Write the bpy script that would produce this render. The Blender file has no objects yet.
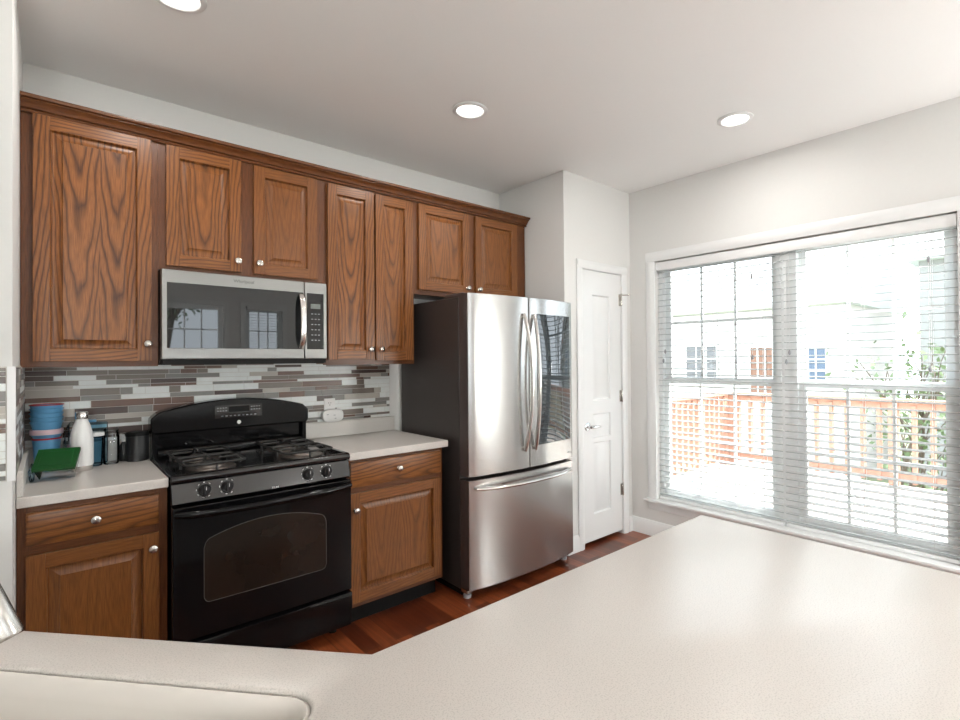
import bpy, bmesh, math, random
from mathutils import Vector, Matrix
random.seed(7)
PI = math.pi
scene = bpy.context.scene
COL = scene.collection

# ------------------------------------------------------------------ camera
cam_data = bpy.data.cameras.new('camera')
cam_data.sensor_fit = 'HORIZONTAL'
cam_data.sensor_width = 36.0
cam_data.lens = 512.36 / 960 * 36.0
cam_data.shift_x = -(514.31 - 480) / 960
cam_data.shift_y = (354.85 - 360) / 960
cam_data.clip_start = 0.02
cam_data.clip_end = 400
cam = bpy.data.objects.new('camera', cam_data)
COL.objects.link(cam)
yaw, pitch, roll = math.radians(42.16), math.radians(0.52), math.radians(-0.482)
cam.matrix_world = (Matrix.Translation((0.141, -3.143, 1.384)) @ Matrix.Rotation(-yaw, 4, 'Z')
                    @ Matrix.Rotation(PI / 2 + pitch, 4, 'X') @ Matrix.Rotation(roll, 4, 'Z'))
scene.camera = cam

# ------------------------------------------------------------------ world, sun, exposure
world = bpy.data.worlds.new('sky')
scene.world = world
world.use_nodes = True
wn = world.node_tree
bg = wn.nodes['Background']
bg.inputs['Color'].default_value = (0.84, 0.92, 1.0, 1)
bg.inputs['Strength'].default_value = 5.0
sun_data = bpy.data.lights.new('sun', 'SUN')
sun_data.energy = 14.5
sun_data.angle = math.radians(0.6)
sun_data.color = (1.0, 0.96, 0.9)
sun = bpy.data.objects.new('sun', sun_data)
COL.objects.link(sun)
sun.rotation_euler = Vector((-0.45, 0.60, -1.0)).to_track_quat('-Z', 'Y').to_euler()

vs = scene.view_settings
scene.display_settings.display_device = 'sRGB'
vs.view_transform = 'Standard'
vs.look = 'None'
vs.exposure = 0.0
vs.gamma = 1.0
vs.use_curve_mapping = False
scene.cycles.transparent_max_bounces = 32


def portal(name, loc, target, sx, sy):
    d = bpy.data.lights.new(name, 'AREA')
    d.shape = 'RECTANGLE'
    d.size, d.size_y = sx, sy
    d.cycles.is_portal = True
    o = bpy.data.objects.new(name, d)
    COL.objects.link(o)
    o.location = loc
    o.rotation_euler = (Vector(target) - Vector(loc)).to_track_quat('-Z', 'Z').to_euler()


portal('window_portal', (3.80, -1.825, 1.21), (0, -1.825, 1.21), 1.84, 1.84)
portal('rear_window_portal', (2.15, -6.66, 1.53), (2.15, 0, 1.53), 1.7, 1.5)


# ------------------------------------------------------------------ materials
def new_mat(name):
    m = bpy.data.materials.new(name)
    m.use_nodes = True
    nt = m.node_tree
    return m, nt, nt.nodes['Principled BSDF']


def N(nt, t, **kw):
    n = nt.nodes.new(t)
    for k, v in kw.items():
        if k.startswith('i_'):
            n.inputs[k[2:]].default_value = v
        else:
            setattr(n, k, v)
    return n


def L(nt, a, b):
    nt.links.new(a, b)


def s2l(c):
    return tuple(((x / 255) / 12.92 if x / 255 <= 0.04045 else ((x / 255 + 0.055) / 1.055) ** 2.4) for x in c) + (1,)


def plain(name, col, rough=0.5, metal=0.0, spec=0.5, noise=0.0, scale=30.0, bump=0.0, **extra):
    """Principled colour with a faint procedural mottling."""
    m, nt, b = new_mat(name)
    b.inputs['Roughness'].default_value = rough
    b.inputs['Metallic'].default_value = metal
    b.inputs['Specular IOR Level'].default_value = spec
    for k, v in extra.items():
        b.inputs[k.replace('_', ' ')].default_value = v
    tc = N(nt, 'ShaderNodeTexCoord')
    nz = N(nt, 'ShaderNodeTexNoise')
    nz.inputs['Scale'].default_value = scale
    nz.inputs['Detail'].default_value = 4
    L(nt, tc.outputs['Object'], nz.inputs['Vector'])
    mx = N(nt, 'ShaderNodeMix', data_type='RGBA')
    mx.inputs[6].default_value = tuple(c * (1 - noise) for c in col[:3]) + (1,)
    mx.inputs[7].default_value = tuple(min(1, c * (1 + noise)) for c in col[:3]) + (1,)
    L(nt, nz.outputs['Fac'], mx.inputs[0])
    L(nt, mx.outputs[2], b.inputs['Base Color'])
    if bump:
        bp = N(nt, 'ShaderNodeBump')
        bp.inputs['Strength'].default_value = bump
        bp.inputs['Distance'].default_value = 0.002
        L(nt, nz.outputs['Fac'], bp.inputs['Height'])
        L(nt, bp.outputs['Normal'], b.inputs['Normal'])
    return m


def math_node(nt, op, a=None, b=None):
    n = N(nt, 'ShaderNodeMath', operation=op)
    for i, x in enumerate((a, b)):
        if x is None:
            continue
        if isinstance(x, (int, float)):
            n.inputs[i].default_value = x
        else:
            L(nt, x, n.inputs[i])
    return n.outputs[0]


def oak_mat(name, light, mid, dark, rough=0.32):
    """Red oak: growth-ring arches from the UV (u across the grain, v along it, metres) plus fine pores."""
    m, nt, b = new_mat(name)
    uv = N(nt, 'ShaderNodeUVMap', uv_map='grain')
    sep = N(nt, 'ShaderNodeSeparateXYZ')
    L(nt, uv.outputs[0], sep.inputs[0])
    stretch = N(nt, 'ShaderNodeMapping')
    stretch.inputs['Scale'].default_value = (9.0, 2.2, 1)
    L(nt, uv.outputs[0], stretch.inputs['Vector'])
    warp = N(nt, 'ShaderNodeTexNoise')
    warp.inputs['Scale'].default_value = 1.0
    warp.inputs['Detail'].default_value = 2.5
    L(nt, stretch.outputs[0], warp.inputs['Vector'])
    wv = math_node(nt, 'MULTIPLY', math_node(nt, 'SUBTRACT', warp.outputs['Fac'], 0.5), 0.055)
    # r = sqrt(u^2 + d^2) + taper * v + warp
    u2 = math_node(nt, 'POWER', math_node(nt, 'ABSOLUTE', sep.outputs[0]), 2.0)
    r = math_node(nt, 'SQRT', math_node(nt, 'ADD', u2, 0.0012))
    tv = math_node(nt, 'MULTIPLY', sep.outputs[1], -0.075)
    ring = math_node(nt, 'ADD', math_node(nt, 'ADD', r, tv), wv)
    fr = math_node(nt, 'FRACT', math_node(nt, 'MULTIPLY', ring, 58.0))
    ramp = N(nt, 'ShaderNodeValToRGB')
    e = ramp.color_ramp.elements
    e[0].position, e[0].color = 0.0, dark
    e[1].position, e[1].color = 1.0, dark
    for p, c in ((0.14, mid), (0.34, light), (0.72, light), (0.90, mid)):
        el = e.new(p)
        el.color = c
    L(nt, fr, ramp.inputs['Fac'])
    # fine pores, stretched along the grain
    pm = N(nt, 'ShaderNodeMapping')
    pm.inputs['Scale'].default_value = (520.0, 16.0, 1)
    L(nt, uv.outputs[0], pm.inputs['Vector'])
    pores = N(nt, 'ShaderNodeTexNoise')
    pores.inputs['Scale'].default_value = 1.0
    pores.inputs['Detail'].default_value = 3
    L(nt, pm.outputs[0], pores.inputs['Vector'])
    pr = N(nt, 'ShaderNodeValToRGB')
    pr.color_ramp.elements[0].position = 0.36
    pr.color_ramp.elements[0].color = (0.50, 0.46, 0.42, 1)
    pr.color_ramp.elements[1].position = 0.58
    pr.color_ramp.elements[1].color = (1, 1, 1, 1)
    L(nt, pores.outputs['Fac'], pr.inputs['Fac'])
    mul = N(nt, 'ShaderNodeMix', data_type='RGBA', blend_type='MULTIPLY')
    mul.inputs[0].default_value = 0.75
    L(nt, ramp.outputs[0], mul.inputs[6])
    L(nt, pr.outputs[0], mul.inputs[7])
    # how strongly the figure shows differs from board to board and door to door
    oi = N(nt, 'ShaderNodeObjectInfo')
    vm = N(nt, 'ShaderNodeMapping')
    vm.inputs['Scale'].default_value = (4.0, 1.1, 1)
    L(nt, uv.outputs[0], vm.inputs['Vector'])
    vn = N(nt, 'ShaderNodeTexNoise')
    L(nt, vm.outputs[0], vn.inputs['Vector'])
    vn.inputs['Scale'].default_value = 1.0
    fig = math_node(nt, 'ADD', math_node(nt, 'MULTIPLY', oi.outputs['Object Index'], 0.09), math_node(nt, 'MULTIPLY', math_node(nt, 'SUBTRACT', vn.outputs['Fac'], 0.35), 0.6))
    fig = math_node(nt, 'MINIMUM', math_node(nt, 'MAXIMUM', math_node(nt, 'SUBTRACT', fig, 0.0), 0.12), 1.0)
    fm = N(nt, 'ShaderNodeMix', data_type='RGBA')
    L(nt, fig, fm.inputs[0])
    fm.inputs[6].default_value = tuple((2 * a_ + b_) / 3 for a_, b_ in zip(mid, light))
    L(nt, ramp.outputs[0], fm.inputs[7])
    L(nt, fm.outputs[2], mul.inputs[6])
    # board to board tone
    tm = N(nt, 'ShaderNodeMapping')
    tm.inputs['Scale'].default_value = (5.0, 0.9, 1)
    L(nt, uv.outputs[0], tm.inputs['Vector'])
    tone = N(nt, 'ShaderNodeTexNoise')
    tone.inputs['Scale'].default_value = 1.0
    L(nt, tm.outputs[0], tone.inputs['Vector'])
    hv = N(nt, 'ShaderNodeHueSaturation')
    L(nt, math_node(nt, 'ADD', math_node(nt, 'MULTIPLY', tone.outputs['Fac'], 0.5), 0.75), hv.inputs['Value'])
    L(nt, mul.outputs[2], hv.inputs['Color'])
    L(nt, hv.outputs[0], b.inputs['Base Color'])
    b.inputs['Roughness'].default_value = rough
    b.inputs['Specular IOR Level'].default_value = 0.4
    bp = N(nt, 'ShaderNodeBump')
    bp.inputs['Strength'].default_value = 0.15
    bp.inputs['Distance'].default_value = 0.001
    L(nt, pores.outputs['Fac'], bp.inputs['Height'])
    L(nt, bp.outputs['Normal'], b.inputs['Normal'])
    return m


def steel_mat(name, col, rough=0.28, aniso=0.7, horizontal_brush=True):
    m, nt, b = new_mat(name)
    tc = N(nt, 'ShaderNodeTexCoord')
    mp = N(nt, 'ShaderNodeMapping')
    mp.inputs['Scale'].default_value = (3, 3, 900) if horizontal_brush else (900, 900, 3)
    L(nt, tc.outputs['Object'], mp.inputs['Vector'])
    nz = N(nt, 'ShaderNodeTexNoise')
    nz.inputs['Scale'].default_value = 1.0
    nz.inputs['Detail'].default_value = 2
    L(nt, mp.outputs[0], nz.inputs['Vector'])
    mx = N(nt, 'ShaderNodeMix', data_type='RGBA')
    mx.inputs[6].default_value = tuple(c * 0.95 for c in col[:3]) + (1,)
    mx.inputs[7].default_value = tuple(min(1, c * 1.05) for c in col[:3]) + (1,)
    L(nt, nz.outputs['Fac'], mx.inputs[0])
    L(nt, mx.outputs[2], b.inputs['Base Color'])
    b.inputs['Metallic'].default_value = 1
    b.inputs['Roughness'].default_value = rough
    if aniso:
        tg = N(nt, 'ShaderNodeTangent', direction_type='RADIAL', axis='Z')
        b.inputs['Anisotropic'].default_value = aniso
        b.inputs['Anisotropic Rotation'].default_value = 0.25
        L(nt, tg.outputs[0], b.inputs['Tangent'])
    return m


def glass_mat(name, tint=(0.97, 0.99, 1.0, 1), ior=1.45, rough=0.0):
    """Thin clear pane: fresnel mix of transparency and mirror."""
    m, nt, b = new_mat(name)
    nt.nodes.remove(b)
    out = nt.nodes['Material Output']
    fr = N(nt, 'ShaderNodeFresnel')
    fr.inputs['IOR'].default_value = ior
    tr = N(nt, 'ShaderNodeBsdfTransparent')
    tr.inputs['Color'].default_value = tint
    gl = N(nt, 'ShaderNodeBsdfGlossy')
    gl.inputs['Roughness'].default_value = rough
    mx = N(nt, 'ShaderNodeMixShader')
    L(nt, fr.outputs[0], mx.inputs[0])
    L(nt, tr.outputs[0], mx.inputs[1])
    L(nt, gl.outputs[0], mx.inputs[2])
    L(nt, mx.outputs[0], out.inputs['Surface'])
    return m


def emit_mat(name, col, strength):
    m, nt, b = new_mat(name)
    b.inputs['Base Color'].default_value = col
    b.inputs['Emission Color'].default_value = col
    b.inputs['Emission Strength'].default_value = strength
    return m


def counter_mat(name, col):
    m, nt, b = new_mat(name)
    tc = N(nt, 'ShaderNodeTexCoord')
    n1 = N(nt, 'ShaderNodeTexNoise')
    n1.inputs['Scale'].default_value = 420
    n1.inputs['Detail'].default_value = 2
    L(nt, tc.outputs['Object'], n1.inputs['Vector'])
    rp = N(nt, 'ShaderNodeValToRGB')
    rp.color_ramp.elements[0].position = 0.34
    rp.color_ramp.elements[0].color = tuple(c * 0.80 for c in col[:3]) + (1,)
    rp.color_ramp.elements[1].position = 0.50
    rp.color_ramp.elements[1].color = col
    L(nt, n1.outputs['Fac'], rp.inputs['Fac'])
    n2 = N(nt, 'ShaderNodeTexNoise')
    n2.inputs['Scale'].default_value = 6
    n2.inputs['Detail'].default_value = 5
    L(nt, tc.outputs['Object'], n2.inputs['Vector'])
    hv = N(nt, 'ShaderNodeHueSaturation')
    L(nt, math_node(nt, 'ADD', math_node(nt, 'MULTIPLY', n2.outputs['Fac'], 0.08), 0.96), hv.inputs['Value'])
    L(nt, rp.outputs[0], hv.inputs['Color'])
    L(nt, hv.outputs[0], b.inputs['Base Color'])
    b.inputs['Roughness'].default_value = 0.30
    b.inputs['Specular IOR Level'].default_value = 0.35
    return m


def floor_mat():
    m, nt, b = new_mat('hardwood_floor')
    tc = N(nt, 'ShaderNodeTexCoord')
    mp = N(nt, 'ShaderNodeMapping')
    mp.inputs['Rotation'].default_value = (0, 0, PI / 2)
    L(nt, tc.outputs['Object'], mp.inputs['Vector'])
    br = N(nt, 'ShaderNodeTexBrick')
    br.offset = 0.37
    br.offset_frequency = 2
    br.inputs['Scale'].default_value = 1.0
    br.inputs['Brick Width'].default_value = 0.85
    br.inputs['Row Height'].default_value = 0.083
    br.inputs['Mortar Size'].default_value = 0.0012
    br.inputs['Color1'].default_value = (0.0, 0.0, 0.0, 1)
    br.inputs['Color2'].default_value = (1, 1, 1, 1)
    br.inputs['Mortar'].default_value = (0.0, 0.0, 0.0, 1)
    L(nt, mp.outputs[0], br.inputs['Vector'])
    rp = N(nt, 'ShaderNodeValToRGB')
    e = rp.color_ramp.elements
    e[0].color = s2l((84, 38, 20))
    e[1].color = s2l((146, 76, 42))
    el = e.new(0.5)
    el.color = s2l((108, 52, 28))
    L(nt, br.outputs['Color'], rp.inputs['Fac'])
    gm = N(nt, 'ShaderNodeMapping')
    gm.inputs['Scale'].default_value = (60, 3.0, 1)
    L(nt, tc.outputs['Object'], gm.inputs['Vector'])
    gn = N(nt, 'ShaderNodeTexNoise')
    gn.inputs['Scale'].default_value = 1
    gn.inputs['Detail'].default_value = 5
    gn.inputs['Distortion'].default_value = 0.8
    L(nt, gm.outputs[0], gn.inputs['Vector'])
    gr = N(nt, 'ShaderNodeValToRGB')
    gr.color_ramp.elements[0].position = 0.35
    gr.color_ramp.elements[0].color = (0.6, 0.55, 0.5, 1)
    gr.color_ramp.elements[1].position = 0.62
    gr.color_ramp.elements[1].color = (1, 1, 1, 1)
    L(nt, gn.outputs['Fac'], gr.inputs['Fac'])
    mu = N(nt, 'ShaderNodeMix', data_type='RGBA', blend_type='MULTIPLY')
    mu.inputs[0].default_value = 0.8
    L(nt, rp.outputs[0], mu.inputs[6])
    L(nt, gr.outputs[0], mu.inputs[7])
    L(nt, mu.outputs[2], b.inputs['Base Color'])
    b.inputs['Roughness'].default_value = 0.28
    return m


def blind_mat():
    m, nt, b = new_mat('white_blind_slat')
    out = nt.nodes['Material Output']
    b.inputs['Base Color'].default_value = (0.86, 0.88, 0.88, 1)
    b.inputs['Roughness'].default_value = 0.45
    tl = N(nt, 'ShaderNodeBsdfTranslucent')
    tl.inputs['Color'].default_value = (0.86, 0.88, 0.88, 1)
    mx = N(nt, 'ShaderNodeMixShader')
    mx.inputs[0].default_value = 0.58
    L(nt, b.outputs[0], mx.inputs[1])
    L(nt, tl.outputs[0], mx.inputs[2])
    L(nt, mx.outputs[0], out.inputs['Surface'])
    return m


def plank_mat(name, c1, c2, width, along_y=True):
    m, nt, b = new_mat(name)
    tc = N(nt, 'ShaderNodeTexCoord')
    mp = N(nt, 'ShaderNodeMapping')
    mp.inputs['Rotation'].default_value = (0, 0, PI / 2 if along_y else 0)
    L(nt, tc.outputs['Object'], mp.inputs['Vector'])
    br = N(nt, 'ShaderNodeTexBrick')
    br.inputs['Scale'].default_value = 1
    br.inputs['Brick Width'].default_value = 3.0
    br.inputs['Row Height'].default_value = width
    br.inputs['Mortar Size'].default_value = 0.004
    br.inputs['Color1'].default_value = c1
    br.inputs['Color2'].default_value = c2
    br.inputs['Mortar'].default_value = tuple(c * 0.4 for c in c1[:3]) + (1,)
    L(nt, mp.outputs[0], br.inputs['Vector'])
    L(nt, br.outputs['Color'], b.inputs['Base Color'])
    b.inputs['Roughness'].default_value = 0.7
    return m


M = {}
M['wall'] = plain('wall_paint', (0.70, 0.70, 0.685), 0.65, noise=0.015, scale=60, bump=0.03, spec=0.3)
M['ceiling'] = plain('ceiling_paint', (0.86, 0.86, 0.85), 0.8, noise=0.01, scale=80, bump=0.03, spec=0.2)
M['trim'] = plain('white_trim_paint', (0.76, 0.77, 0.77), 0.35, noise=0.01)
M['floor'] = floor_mat()
M['oak'] = oak_mat('oak', s2l((143, 90, 44)), s2l((110, 65, 30)), s2l((56, 31, 14)))
M['oakframe'] = oak_mat('oak_frame', s2l((114, 68, 35)), s2l((94, 54, 27)), s2l((60, 33, 16)))
M['inner'] = plain('cabinet_underside', s2l((150, 100, 62)), 0.6, noise=0.05)
M['counter'] = counter_mat('beige_counter', (0.585, 0.55, 0.515, 1))
M['counter_edge'] = counter_mat('beige_counter_light', (0.66, 0.635, 0.60, 1))
M['sink'] = plain('cream_sink', (0.64, 0.60, 0.555), 0.25, noise=0.01)
M['nickel'] = plain('satin_nickel', (0.52, 0.50, 0.47), 0.25, metal=1, noise=0.02)
M['chrome'] = plain('chrome', (0.80, 0.81, 0.82), 0.10, metal=1, noise=0.01)
M['steel'] = steel_mat('brushed_steel', (0.49, 0.485, 0.475), 0.22, 0.75)
M['steel_smooth'] = steel_mat('handle_steel', (0.72, 0.70, 0.68), 0.2, 0.0)
M['mwsteel'] = steel_mat('microwave_steel', (0.29, 0.288, 0.277), 0.34, 0.5)
M['dark_case'] = plain('dark_fridge_case', (0.040, 0.032, 0.030), 0.42, noise=0.12, scale=300, bump=0.25)
M['dark_edge'] = plain('dark_door_edge', (0.06, 0.045, 0.042), 0.35, noise=0.05)
M['black_enamel'] = plain('black_enamel', (0.004, 0.004, 0.0045), 0.10, noise=0.1, spec=0.28)
M['black_gloss'] = plain('black_gloss_enamel', (0.006, 0.006, 0.007), 0.14, noise=0.1, spec=0.6, IOR=1.6)
M['black_glass'] = plain('black_glass', (0.006, 0.006, 0.007), 0.05, noise=0.1, spec=0.8)
M['fridge_glass'] = plain('mirror_door_glass', (0.022, 0.030, 0.036), 0.02, noise=0.05, spec=0.5, IOR=1.75)
M['mw_glass'] = plain('microwave_glass', (0.008, 0.009, 0.010), 0.02, noise=0.05, spec=0.5, IOR=1.7)
M['oven_glass'] = plain('oven_window_glass', (0.016, 0.011, 0.008), 0.08, noise=0.3, scale=6, spec=0.4)
M['black_matte'] = plain('black_matte', (0.005, 0.005, 0.005), 0.6, noise=0.1, spec=0.2)
M['iron'] = plain('cast_iron', (0.020, 0.019, 0.018), 0.45, noise=0.2, scale=200, bump=0.2)
M['burner'] = plain('burner_aluminium', (0.24, 0.21, 0.19), 0.4, metal=1, noise=0.1)
M['white_print'] = plain('white_print', (0.75, 0.75, 0.75), 0.6)
M['grey_print'] = plain('grey_print', (0.30, 0.31, 0.33), 0.5)
M['dark_print'] = plain('dark_print', (0.07, 0.07, 0.07), 0.5)
M['display'] = plain('display_window', (0.16, 0.18, 0.17), 0.2)
M['white_plastic'] = plain('white_plastic', (0.78, 0.78, 0.77), 0.35, noise=0.01)
M['black_plastic'] = plain('black_plastic', (0.012, 0.012, 0.013), 0.35, noise=0.1)
M['blue_plastic'] = plain('blue_plastic', s2l((96, 158, 200)), 0.35, noise=0.03)
M['red_plastic'] = plain('red_rim', s2l((190, 40, 48)), 0.35)
M['pink_rim'] = plain('pale_pink_rim', s2l((232, 205, 212)), 0.35)
M['green_lid'] = plain('green_lid', s2l((14, 74, 28)), 0.35, noise=0.05)
M['clear'] = glass_mat('clear_plastic', (0.95, 0.96, 0.965, 1), 1.3, 0.05)
M['clear_blue'] = glass_mat('blue_clear_plastic', (0.72, 0.87, 0.94, 1), 1.3, 0.05)
M['jar_glass'] = glass_mat('jar_glass', (0.93, 0.945, 0.95, 1), 1.4, 0.02)
M['pane'] = glass_mat('window_glass', (0.97, 0.985, 0.985, 1), 1.45, 0.0)
M['slat'] = blind_mat()
M['slat_edge'] = plain('grey_slat_edge', (0.46, 0.50, 0.51), 0.5, noise=0.02)  # shade on the slats' room-side edges, put into the colour
M['vinyl'] = plain('white_vinyl', (0.88, 0.91, 0.92), 0.4, noise=0.01)
M['lamp'] = emit_mat('lamp_lens', (1.0, 0.97, 0.92, 1), 3.0)
M['lampshade'] = emit_mat('lampshade_glow', (0.97, 1.0, 0.975, 1), 86.0)  # glow of the two added lamps that brighten the room
M['lampshade_bright'] = emit_mat('lampshade_bright_glow', (0.97, 1.0, 0.975, 1), 48.0)
M['grout'] = plain('grout', (0.60, 0.58, 0.54), 0.8, noise=0.03)
TILES = [('tile_white', (0.76, 0.79, 0.78), 0.32), ('tile_grey', s2l((124, 122, 118))[:3], 0.38),
         ('tile_taupe', s2l((114, 104, 96))[:3], 0.35), ('tile_brown', s2l((62, 40, 32))[:3], 0.30),
         ('tile_cocoa', s2l((98, 70, 56))[:3], 0.32), ('tile_stone', s2l((176, 170, 162))[:3], 0.35)]
TILE_M = [plain(n, c, r, noise=0.10, scale=25) for n, c, r in TILES]
M['deck'] = plank_mat('deck_boards', s2l((200, 190, 180)), s2l((215, 205, 196)), 0.14)
M['cedar'] = plain('cedar_rail', s2l((176, 138, 120)), 0.6, noise=0.12, scale=20)
M['siding'] = plank_mat('white_siding', (0.80, 0.80, 0.79, 1), (0.78, 0.78, 0.77, 1), 0.2)
M['siding_tan'] = plain('tan_siding', (0.74, 0.70, 0.68), 0.7, noise=0.04)
M['house_glass'] = plain('house_window_glass', s2l((88, 104, 126)), 0.2, noise=0.15, scale=3)
M['house_grey'] = plain('house_grey_glass', s2l((112, 112, 116)), 0.3, noise=0.15, scale=3)
M['door_brown'] = plain('brown_door', s2l((140, 104, 88)), 0.5)
M['roof'] = plain('grey_shingles', s2l((205, 210, 210)), 0.8, noise=0.1)
M['bark'] = plain('bark', s2l((96, 84, 74)), 0.8, noise=0.2)
M['leaf'] = plain('leaf_green', s2l((104, 122, 88)), 0.6, noise=0.2, scale=5)
M['lawn'] = plain('lawn', s2l((120, 128, 100)), 0.9, noise=0.2, scale=3)


# ------------------------------------------------------------------ mesh builder
class MB:
    def __init__(self):
        self.v, self.f, self.mi, self.sm, self.uv, self.mats = [], [], [], [], [], []

    def slot(self, m):
        if m not in self.mats:
            self.mats.append(m)
        return self.mats.index(m)

    def face(self, pts, m, smooth=False, uv=None):
        i = len(self.v)
        self.v += [tuple(p) for p in pts]
        self.f.append(tuple(range(i, i + len(pts))))
        self.mi.append(self.slot(m)); self.sm.append(smooth)
        self.uv.append(uv or [(0.5 + p[0] * 0.3 + p[1] * 0.3, p[2]) for p in pts])

    def grid(self, rows, m, smooth=True, close_u=False, close_v=False, uvf=None):
        """rows: list of equally long point lists, sharing vertices."""
        n = len(rows[0]); i0 = len(self.v)
        for r in rows:
            self.v += [tuple(p) for p in r]
        R = len(rows)
        for a in range(R if close_v else R - 1):
            for b in range(n if close_u else n - 1):
                q = [i0 + a * n + b, i0 + a * n + (b + 1) % n, i0 + ((a + 1) % R) * n + (b + 1) % n, i0 + ((a + 1) % R) * n + b]
                self.f.append(tuple(q)); self.mi.append(self.slot(m)); self.sm.append(smooth)
                self.uv.append([uvf(self.v[k]) if uvf else (0.5 + self.v[k][0], self.v[k][2]) for k in q])

    def cap(self, pts, m, smooth=False):
        self.face(pts, m, smooth)

    def box(self, x0, x1, y0, y1, z0, z1, m, grain=None, u0=None, v0=None):
        P = [(x, y, z) for z in (z0, z1) for y in (y0, y1) for x in (x0, x1)]
        if u0 is None:
            u0 = random.uniform(0.3, 0.8)
        if v0 is None:
            v0 = random.uniform(0, 3)

        def uv(p):
            x, y, z = p[0] - (x0 + x1) / 2, p[1] - (y0 + y1) / 2, p[2] - (z0 + z1) / 2
            if grain == 'x':
                return (u0 + y + z, v0 + x)
            if grain == 'y':
                return (u0 + x + z, v0 + y)
            return (u0 + x + y, v0 + z)
        for q in ((0, 2, 3, 1), (4, 5, 7, 6), (0, 1, 5, 4), (2, 6, 7, 3), (0, 4, 6, 2), (1, 3, 7, 5)):
            pts = [P[k] for k in q]
            self.face(pts, m, False, [uv(p) for p in pts])

    def prism(self, poly, axis, lo, hi, m, smooth=False, grain=None):
        """poly: 2D points; axis 'x' -> (y,z), 'y' -> (x,z), 'z' -> (x,y)."""
        def P(p, t):
            return {'x': (t, p[0], p[1]), 'y': (p[0], t, p[1]), 'z': (p[0], p[1], t)}[axis]
        u0, v0 = random.uniform(0.3, 0.8), random.uniform(0, 3)

        def uv(p):
            if grain == 'x':
                return (u0 + p[1] + p[2], v0 + p[0])
            return (u0 + p[0] + p[1], v0 + p[2])
        a = [P(p, lo) for p in poly]; b = [P(p, hi) for p in poly]
        self.face(a[::-1], m, False, [uv(p) for p in a[::-1]])
        self.face(b, m, False, [uv(p) for p in b])
        n = len(poly)
        if smooth:
            self.grid([a, b], m, True, close_u=True, uvf=uv)
        else:
            for i in range(n):
                q = [a[i], a[(i + 1) % n], b[(i + 1) % n], b[i]]
                self.face(q, m, smooth, [uv(p) for p in q])

    def lathe(self, prof, c, m, axis='z', n=32, smooth=True, cap0=True, cap1=True):
        """prof: list of (r, h) along the axis from c."""
        c = Vector(c)
        rows = []
        for r, h in prof:
            row = []
            for k in range(n):
                t = 2 * PI * k / n
                if axis == 'z':
                    p = (r * math.cos(t), r * math.sin(t), h)
                elif axis == 'y':
                    p = (r * math.cos(t), h, r * math.sin(t))
                else:
                    p = (h, r * math.cos(t), r * math.sin(t))
                row.append(c + Vector(p))
            rows.append(row)
        self.grid(rows, m, smooth, close_u=True)
        if cap0 and prof[0][0] > 1e-5:
            self.cap(rows[0][::-1], m)
        if cap1 and prof[-1][0] > 1e-5:
            self.cap(rows[-1], m)

    def tube(self, path, rad, m, n=12, caps=True, flat=1.0, up=None):
        pts = [Vector(p) for p in path]
        rows = []
        prev = None
        for i, p in enumerate(pts):
            t = (pts[min(i + 1, len(pts) - 1)] - pts[max(i - 1, 0)]).normalized()
            if prev is None:
                ref = Vector(up) if up else (Vector((0, 0, 1)) if abs(t.z) < 0.9 else Vector((1, 0, 0)))
                a = ref.cross(t).normalized()
            else:
                a = (prev - t * prev.dot(t)).normalized()
            prev = a
            b = t.cross(a)
            r = rad[i] if isinstance(rad, (list, tuple)) else rad
            rows.append([p + a * r * math.cos(2 * PI * k / n) + b * r * flat * math.sin(2 * PI * k / n) for k in range(n)])
        self.grid(rows, m, True, close_u=True)
        if caps:
            self.cap(rows[0][::-1], m); self.cap(rows[-1], m)

    def build(self, name, parent=None, bevel=0.0, seg=2, kind=None, angle=40):
        me = bpy.data.meshes.new(name)
        off = Vector((0, 0, 0))
        root = parent
        while root is not None and root.parent is not None:
            root = root.parent
        if root is not None:
            off = Vector(root.location)
        me.from_pydata([tuple(Vector(p) - off) for p in self.v], [], self.f)
        for m in self.mats:
            me.materials.append(m)
        uvl = me.uv_layers.new(name='grain')
        for p in me.polygons:
            p.material_index = self.mi[p.index]
            p.use_smooth = self.sm[p.index]
            for k, li in enumerate(p.loop_indices):
                uvl.data[li].uv = self.uv[p.index][k]
        bm = bmesh.new(); bm.from_mesh(me)
        bmesh.ops.remove_doubles(bm, verts=bm.verts, dist=1e-5)
        bmesh.ops.recalc_face_normals(bm, faces=bm.faces)
        bm.to_mesh(me); bm.free()
        try:
            me.set_sharp_from_angle(angle=math.radians(angle))
        except Exception:
            pass
        o = bpy.data.objects.new(name, me)
        COL.objects.link(o)
        if parent is not None:
            o.parent = parent
        if bevel:
            bv = o.modifiers.new('bevel', 'BEVEL')
            bv.width = bevel; bv.segments = seg; bv.limit_method = 'ANGLE'; bv.angle_limit = math.radians(35)
            bv.harden_normals = True
        if kind:
            o['kind'] = kind
        return o


def thing(name, label, cat, loc=(0, 0, 0), group=None):
    o = bpy.data.objects.new(name, None)
    o.empty_display_size = 0.1
    COL.objects.link(o)
    o.location = loc
    o['label'] = label; o['category'] = cat
    if group:
        o['group'] = group
    return o


def tag(o, label, cat, group=None):
    o['label'] = label; o['category'] = cat
    if group:
        o['group'] = group
    return o


def one_box(name, x0, x1, y0, y1, z0, z1, m, parent=None, bevel=0.0, kind=None, grain=None):
    b = MB(); b.box(x0, x1, y0, y1, z0, z1, m, grain)
    return b.build(name, parent, bevel, kind=kind)


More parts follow.
